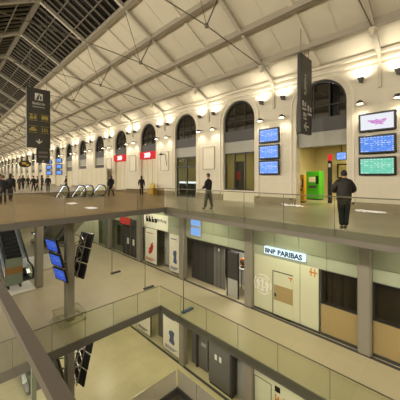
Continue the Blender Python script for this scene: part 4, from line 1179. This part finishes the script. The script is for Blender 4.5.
def person(label, loc, rz, top, trouser, hair, legs=((0.35, 0.05), (-0.3, 0.35)), arms=((0.3, 0.3), (-0.3, 0.3)), hgt=1.74, long_hair=False, coat=0.86, bulk=1.0, bag=None, group=None, spread=0.0, head_turn=0.0, elbow_out=0.0, wide=1.0, neck=0.0):
    """legs: per side (thigh swing forward, knee bend); arms: per side (swing forward, elbow bend)"""
    t = thing('person', label, 'person', loc, rz, group); S = hgt/1.74
    V = lambda x, y, z: Vector((x, y, z))*S
    hipz = 0.90
    J = {}
    J['pel'] = V(0, 0, 0.93); J['waist'] = V(0, 0.0, 1.08); J['chest'] = V(0, 0.0, 1.28); J['nb'] = V(0, -0.005, 1.44); J['neck'] = V(0, 0.0, 1.51-neck)
    low = 9
    for s, (sw, kb) in zip((-1, 1), legs):
        h = V(s*0.095, 0, 0.88)
        kn = h + Vector((s*spread*0.5, math.sin(sw)*0.43, -math.cos(sw)*0.43))*S
        a2 = sw - kb
        an = kn + Vector((s*spread*0.3, math.sin(a2)*0.41, -math.cos(a2)*0.41))*S
        J['hip%d' % s], J['kn%d' % s], J['an%d' % s] = h, kn, an
        low = min(low, an.z)
    drop = low - 0.075*S
    for k_ in J: J[k_] = J[k_] - Vector((0, 0, drop))
    for s, (sw, eb) in zip((-1, 1), arms):
        sh = J['chest'] + V(s*0.185, 0, 0.10)
        el = sh + Vector((s*(0.05+elbow_out), math.sin(sw)*0.28, -math.cos(sw)*0.28))*S
        a2 = sw + eb
        inn = -0.10*s*(1 if eb > 1.0 else 0.2)
        wr = el + Vector((inn, math.sin(a2)*0.25, -math.cos(a2)*0.25))*S
        J['sh%d' % s], J['el%d' % s], J['wr%d' % s] = sh, el, wr
        J['hd%d' % s] = wr + (wr-el).normalized()*0.09*S
    # continuous body -----------------------------------------------------
    vs, es, rs = [], [], []
    def add(p, r, par=None):
        vs.append(p); rs.append(tuple(q*S for q in r) if isinstance(r, tuple) else r*S)
        if par is not None: es.append((par, len(vs)-1))
        return len(vs)-1
    pe = add(J['pel'], (0.13, 0.10)); wa = add(J['waist'], (0.125, 0.095), pe); ch = add(J['chest'], (0.15, 0.105), wa); nb = add(J['nb'], (0.075, 0.065), ch); ne = add(J['neck'], 0.052, nb)
    hd = J['neck'] + V(0, 0.012, 0.07)
    h1 = add(hd, (0.066, 0.075), ne); h2 = add(hd + V(0, 0.008, 0.075), (0.076, 0.092), h1); h3 = add(hd + V(0, -0.005, 0.135), (0.055, 0.068), h2)
    for s in (-1, 1):
        k1 = add(J['hip%d' % s], 0.085, pe); k2 = add(J['kn%d' % s], 0.055, k1); k3 = add(J['an%d' % s], 0.04, k2)
        k4 = add(J['an%d' % s] + V(0, 0.13, -0.05), 0.032, k3)
        s1 = add(J['sh%d' % s], 0.055, ch); s2 = add(J['el%d' % s], 0.042, s1); s3 = add(J['wr%d' % s], (0.026, 0.022), s2)
        dr_ = (J['wr%d' % s]-J['el%d' % s]).normalized()
        pm = add(J['hd%d' % s], (0.036, 0.018), s3)
        fw = Vector((0, 1, 0)) - dr_*dr_.y; fw.normalize()
        inw = Vector((-s, 0, 0))
        for q, (off, ln) in enumerate(((-0.03, 0.055), (-0.01, 0.07), (0.01, 0.075), (0.03, 0.068))):
            b0 = J['hd%d' % s] + fw*off*S + dr_*0.02*S
            f1 = add(b0 + dr_*ln*0.55*S, 0.009, pm); add(b0 + dr_*ln*S*0.95 + inw*0.022*S, 0.008, f1)
        th = add(J['wr%d' % s] + dr_*0.045*S + fw*0.045*S, 0.011, pm); add(J['wr%d' % s] + dr_*0.085*S + fw*0.062*S + inw*0.012*S, 0.009, th)
    body = skin_mesh(vs, es, rs, 1)
    ob = link_mesh(body, 'body', M['skin'], t)
    # face
    mb = MB(); hc = hd + V(0, 0.01, 0.07)
    mb.prism([hc+V(-0.014, 0.085, -0.03), hc+V(0.014, 0.085, -0.03), hc+V(0.0, 0.085, 0.02)], V(0, 0.022, -0.004)); local(mb, 'nose', M['skin'], t)
    mb = MB(); mb.box(hc+V(-0.026, 0.07, -0.056), hc+V(0.026, 0.087, -0.048)); local(mb, 'mouth', M['red'], t)
    for s in (-1, 1):
        mb = MB(); mb.lathe([(0.0,-0.009*S),(0.01*S,0),(0.0,0.009*S)], hc+V(s*0.032, 0.082, 0.012), 8); local(mb, 'eye', M['eye'], t)
        mb = MB(); mb.lathe([(0.0,-0.03*S),(0.016*S,-0.015*S),(0.02*S,0.01*S),(0.0,0.03*S)], hc+V(s*0.088, -0.008, -0.005), 8); local(mb, 'ear', M['skin'], t)
    # hair cap
    mb = MB(); mb.smooth = True
    n1, n2 = 8, 14; vv = []
    for i in range(n1+1):
        ph = PI*0.72*i/n1
        for j in range(n2):
            th_ = 2*PI*j/n2; fr = math.sin(th_)
            ext = 1.0 if fr < 0.2 else (0.72 if fr < 0.45 else 0.5)
            p_ = ph*ext
            vv.append(hc + V(0.086*math.sin(p_)*math.cos(th_), -0.006+0.099*math.sin(p_)*math.sin(th_), 0.012+0.112*math.cos(p_)))
    ff = []
    for i in range(n1):
        for j in range(n2): ff.append((i*n2+j, i*n2+(j+1) % n2, (i+1)*n2+(j+1) % n2, (i+1)*n2+j))
    mb.add(vv, ff)
    if long_hair: mb.tube([hc+V(0, -0.06, 0.04), hc+V(0, -0.085, -0.08), hc+V(0, -0.10, -0.22)], [0.08*S, 0.085*S, 0.05*S], 10)
    local(mb, 'hair', hair, t)
    # jacket
    vs, es, rs = [], [], []
    hem = J['pel'] + V(0, 0, coat-0.93)
    a0 = add(J['waist'], (0.155*bulk, 0.125*bulk)); a1 = add(hem, (0.165*bulk, 0.135*bulk), a0); c1 = add(J['chest'], (0.185*bulk, 0.14*bulk), a0); n1_ = add(J['nb'], (0.10*bulk, 0.09*bulk), c1); add(J['nb'] + V(0, 0, 0.055), (0.072, 0.068), n1_)
    for s in (-1, 1):
        s1 = add(J['sh%d' % s] + V(0, 0, 0.005), 0.078*bulk, c1); s2 = add(J['el%d' % s], 0.062*bulk, s1); add(J['wr%d' % s], 0.046*bulk, s2)
    link_mesh(skin_mesh(vs, es, rs, 1), 'jacket', top, t)
    vs, es, rs = [], [], []
    p0 = add(J['pel'] + V(0, 0, 0.06), (0.14*wide, 0.11*wide)); p1 = add(J['pel'] - V(0, 0, 0.05), (0.15*wide, 0.115*wide), p0)
    for s in (-1, 1):
        k1 = add(J['hip%d' % s] - V(0, 0, 0.10), 0.096*wide, p1); k2 = add(J['kn%d' % s], 0.073*wide, k1); add(J['an%d' % s] + V(0, 0, 0.0), 0.058*wide, k2)
    link_mesh(skin_mesh(vs, es, rs, 1), 'trousers', trouser, t)
    for s in (-1, 1):
        an = J['an%d' % s]; vs, es, rs = [], [], []
        b0 = add(an + V(0, -0.03, -0.015), (0.048, 0.048)); b1 = add(an + V(0, 0.05, -0.035), (0.046, 0.04), b0); add(an + V(0, 0.17, -0.045), (0.04, 0.028), b1)
        link_mesh(skin_mesh(vs, es, rs, 1), 'shoe', M['shoe'], t)
    if bag:
        b = J['pel'] + V(0.22*bag, -0.02, 0.16)
        o = local(MB().rbox(b+V(-0.06, -0.16, -0.14), b+V(0.06, 0.16, 0.12), 0.03), 'bag', M['cloth_black'], t)
        mb = MB(); mb.tube([b+V(0, 0.1, 0.1), J['nb']+V(0.06*bag, 0.1, -0.06), J['nb']+V(-0.08*bag, 0.0, 0.05), J['nb']+V(-0.02*bag, -0.12, -0.12), b+V(0, -0.1, 0.1)], 0.014, 6)
        local(mb, 'strap', M['cloth_black'], t)
    return t

HEAD_AWAY = math.radians(30)
P = G(344, 228.6); P.y = max(P.y, YU+0.2)
person('man seen from behind in a dark jacket standing at the railing', (P.x, P.y, 0), HEAD_AWAY, M['cloth_brown'], M['cloth_denim'], M['hair_dk'],
       legs=((0.02, 0.03), (0.06, 0.08)), arms=((0.12, 1.35), (0.15, 1.3)), hgt=1.80, coat=0.76, bulk=1.6, spread=-0.05, elbow_out=0.05, wide=1.3, neck=0.05)
P = G(208.5, 209)
person('person in black jacket and grey trousers walking in front of the second arch', (P.x, P.y, 0), math.radians(100), M['cloth_black'], M['cloth_greyl'], M['hair_br'],
       legs=((0.2, 0.05), (-0.14, 0.12)), arms=((0.1, 1.1), (0.25, 1.3)), hgt=1.74, coat=0.84, bulk=1.3, wide=1.25)
P = G(141.5, 196)
person('person in black with a shoulder bag walking by the yellow caution stand', (P.x, P.y, 0), math.radians(60), M['cloth_black'], M['cloth_black'], M['hair_dk'],
       legs=((-0.3, 0.3), (0.34, 0.05)), arms=((0.35, 0.4), (-0.3, 0.5)), hgt=1.7, long_hair=True, coat=0.72, bulk=1.05, bag=1)
P = G(111, 197)
person('person in a long black coat with wide stride near the escalators', (P.x, P.y, 0), math.radians(80), M['cloth_black'], M['cloth_grey'], M['hair_dk'],
       legs=((0.4, 0.05), (-0.42, 0.2)), arms=((-0.3, 0.3), (0.35, 0.6)), hgt=1.76, long_hair=True, coat=0.66, bulk=1.1, bag=-1)
crowd = [
 (3, 204, 90, 'cloth_black', 'cloth_black', 'person in black at the left edge, nearest of the crowd'),
 (10.5, 201.5, 60, 'cloth_black', 'cloth_grey', 'person in dark clothes standing beside the nearest one in the crowd'),
 (0, 202.5, 200, 'cloth_grey', 'cloth_black', 'person in dark grey half hidden at the left edge of the crowd'),
 (13, 192.5, 130, 'cloth_black', 'cloth_denim', 'person in black just right of the leftmost group'),
 (19.5, 190, 240, 'cloth_grey', 'cloth_black', 'person in dark clothes, left of the two standing together under the oval board'),
 (23, 189.5, 60, 'cloth_black', 'cloth_black', 'person in dark clothes, right of the two standing together under the oval board'),
 (28, 188.5, 300, 'cloth_grey', 'cloth_grey', 'small distant person in grey between the two groups'),
 (33.5, 192, 100, 'cloth_black', 'cloth_denim', 'person in dark clothes, leftmost of the four below the pictogram sign'),
 (37.5, 191, 180, 'cloth_black', 'cloth_black', 'person in dark clothes, second from left of the four below the pictogram sign'),
 (42, 190.5, 20, 'cloth_brown', 'cloth_black', 'person in dark clothes, third from left of the four below the pictogram sign, in brown'),
 (48, 192.5, 70, 'cloth_black', 'cloth_grey', 'person in dark clothes, rightmost of the four below the pictogram sign, nearest the escalators'),
 (66, 189.5, 150, 'cloth_grey', 'cloth_black', 'lone distant person in grey behind the escalators'),
]
for i, (px, py, hd_, tp, tr, lab) in enumerate(crowd):
    P = G(px, py)
    person(lab, (P.x, P.y, 0), math.radians(hd_), M[tp], M[tr], M['hair_dk'] if i % 3 else M['hair_br'],
           legs=((0.1+0.1*(i % 3), 0.04), (-0.1-0.08*(i % 2), 0.12)), arms=((0.2, 0.4), (-0.15, 0.5+0.3*(i % 2))),
           hgt=1.66+0.04*(i*7 % 4), long_hair=(i % 4 == 1), coat=0.74+0.05*(i % 3), bulk=1.1, group='crowd at the far left of the concourse')

# ================================================================ LIGHT
W_ = bpy.data.worlds.new('night'); SC.world = W_; W_.use_nodes = True
W_.node_tree.nodes['Background'].inputs['Color'].default_value = (0.010, 0.010, 0.011, 1)
W_.node_tree.nodes['Background'].inputs['Strength'].default_value = 1.0
WARM2 = (1.0, 0.94, 0.83)
YEL = (1.0, 0.98, 0.73)
# unseen fill lights added along the viewer's wall to brighten roof and floor
for k in range(-2, 18):
    x = C(k)
    if x > XMAX-0.3: continue
    add_light('AREA', 'near_wall_fill', (x, YN+0.5, 6.2), 165, WARM2, (math.radians(115), 0, 0), shape='RECTANGLE', size=1.2, size_y=0.5)
    add_light('AREA', 'near_wall_fill', (x, YN+0.5, 6.0), 360, WARM2, (math.radians(50), 0, 0), shape='RECTANGLE', size=1.2, size_y=0.5)
# rooms behind the arches
for x, e in ((A(0), 230), (A(0)+3, 130), (A(1), 60), (A(2), 30)):
    add_light('AREA', 'passage_light', (x, 18.0, 3.85), e, (1.0, 0.86, 0.5), (0,0,0), shape='SQUARE', size=1.0)
# middle level: lamps in the soffit
for k in range(-1, 8):
    x = A(k)
    add_light('AREA', 'gallery_light', (x, 10.0, -0.5), 60, YEL, (math.radians(8),0,0), shape='RECTANGLE', size=1.6, size_y=0.5)
for x in (-13.5, -17.5, -22, -27, -33):
    for y in (1.5, 4.6, 7.6):
        add_light('AREA', 'soffit_light', (x, y+0.8, -0.5), 27, (1.0, 0.92, 0.79), (0,0,0), shape='SQUARE', size=0.8)
# lower level
for k in range(-1, 7):
    add_light('AREA', 'lower_gallery_light', (A(k), 9.9, Z1-0.45), 80, (1.0, 0.95, 0.66), (math.radians(8),0,0), shape='RECTANGLE', size=1.6, size_y=0.5)
for x in (-13.5, -17.5, -22, -28):
    for y in (1.5, 5.0):
        add_light('AREA', 'lower_soffit_light', (x, y, Z1-0.45), 58, WARM2, (0,0,0), shape='SQUARE', size=0.8)
add_light('AREA', 'storeroom_light', (C(1)-0.9, YF+1.0, -2.0), 70, (1.0, 0.97, 0.9), (0,0,0), shape='SQUARE', size=0.8)
for x in (-9, -4, 1):  # unseen fills added under the near slabs to brighten floor edge and balustrade
    add_light('AREA', 'near_gallery_fill', (x, -1.5, -0.5), 40, WARM2, (math.radians(20),0,0), shape='RECTANGLE', size=1.6, size_y=0.5)
    add_light('AREA', 'near_lower_fill', (x, -1.0, Z1-0.5), 110, WARM2, (math.radians(25),0,0), shape='RECTANGLE', size=1.6, size_y=0.5)
add_light('AREA', 'basement_fill', (-6, 5, Z2-0.5), 60, WARM2, (0,0,0), shape='SQUARE', size=1.5)  # added fill without a fitting, brightens the lowest opening

# ================================================================ CAMERA
cam = bpy.data.cameras.new('camera'); co = bpy.data.objects.new('camera', cam); COL.objects.link(co)
co.location = (0, 0, EYE); co.rotation_euler = (PI/2, 0, math.radians(45))
cam.sensor_fit = 'HORIZONTAL'; cam.sensor_width = 36.0; cam.lens = F*36.0/400.0
cam.shift_y = (177.0-200.0)/400.0; cam.clip_end = 300; cam.clip_start = 0.02
SC.camera = co
vs_ = SC.view_settings
vs_.view_transform = 'Standard'; vs_.look = 'None'; vs_.exposure = 0.0; vs_.gamma = 1.0; vs_.use_curve_mapping = False
SC.cycles.use_denoising = True
SC.cycles.max_bounces = 8; SC.cycles.transparent_max_bounces = 24; SC.cycles.diffuse_bounces = 4
SC.cycles.caustics_reflective = False; SC.cycles.caustics_refractive = False
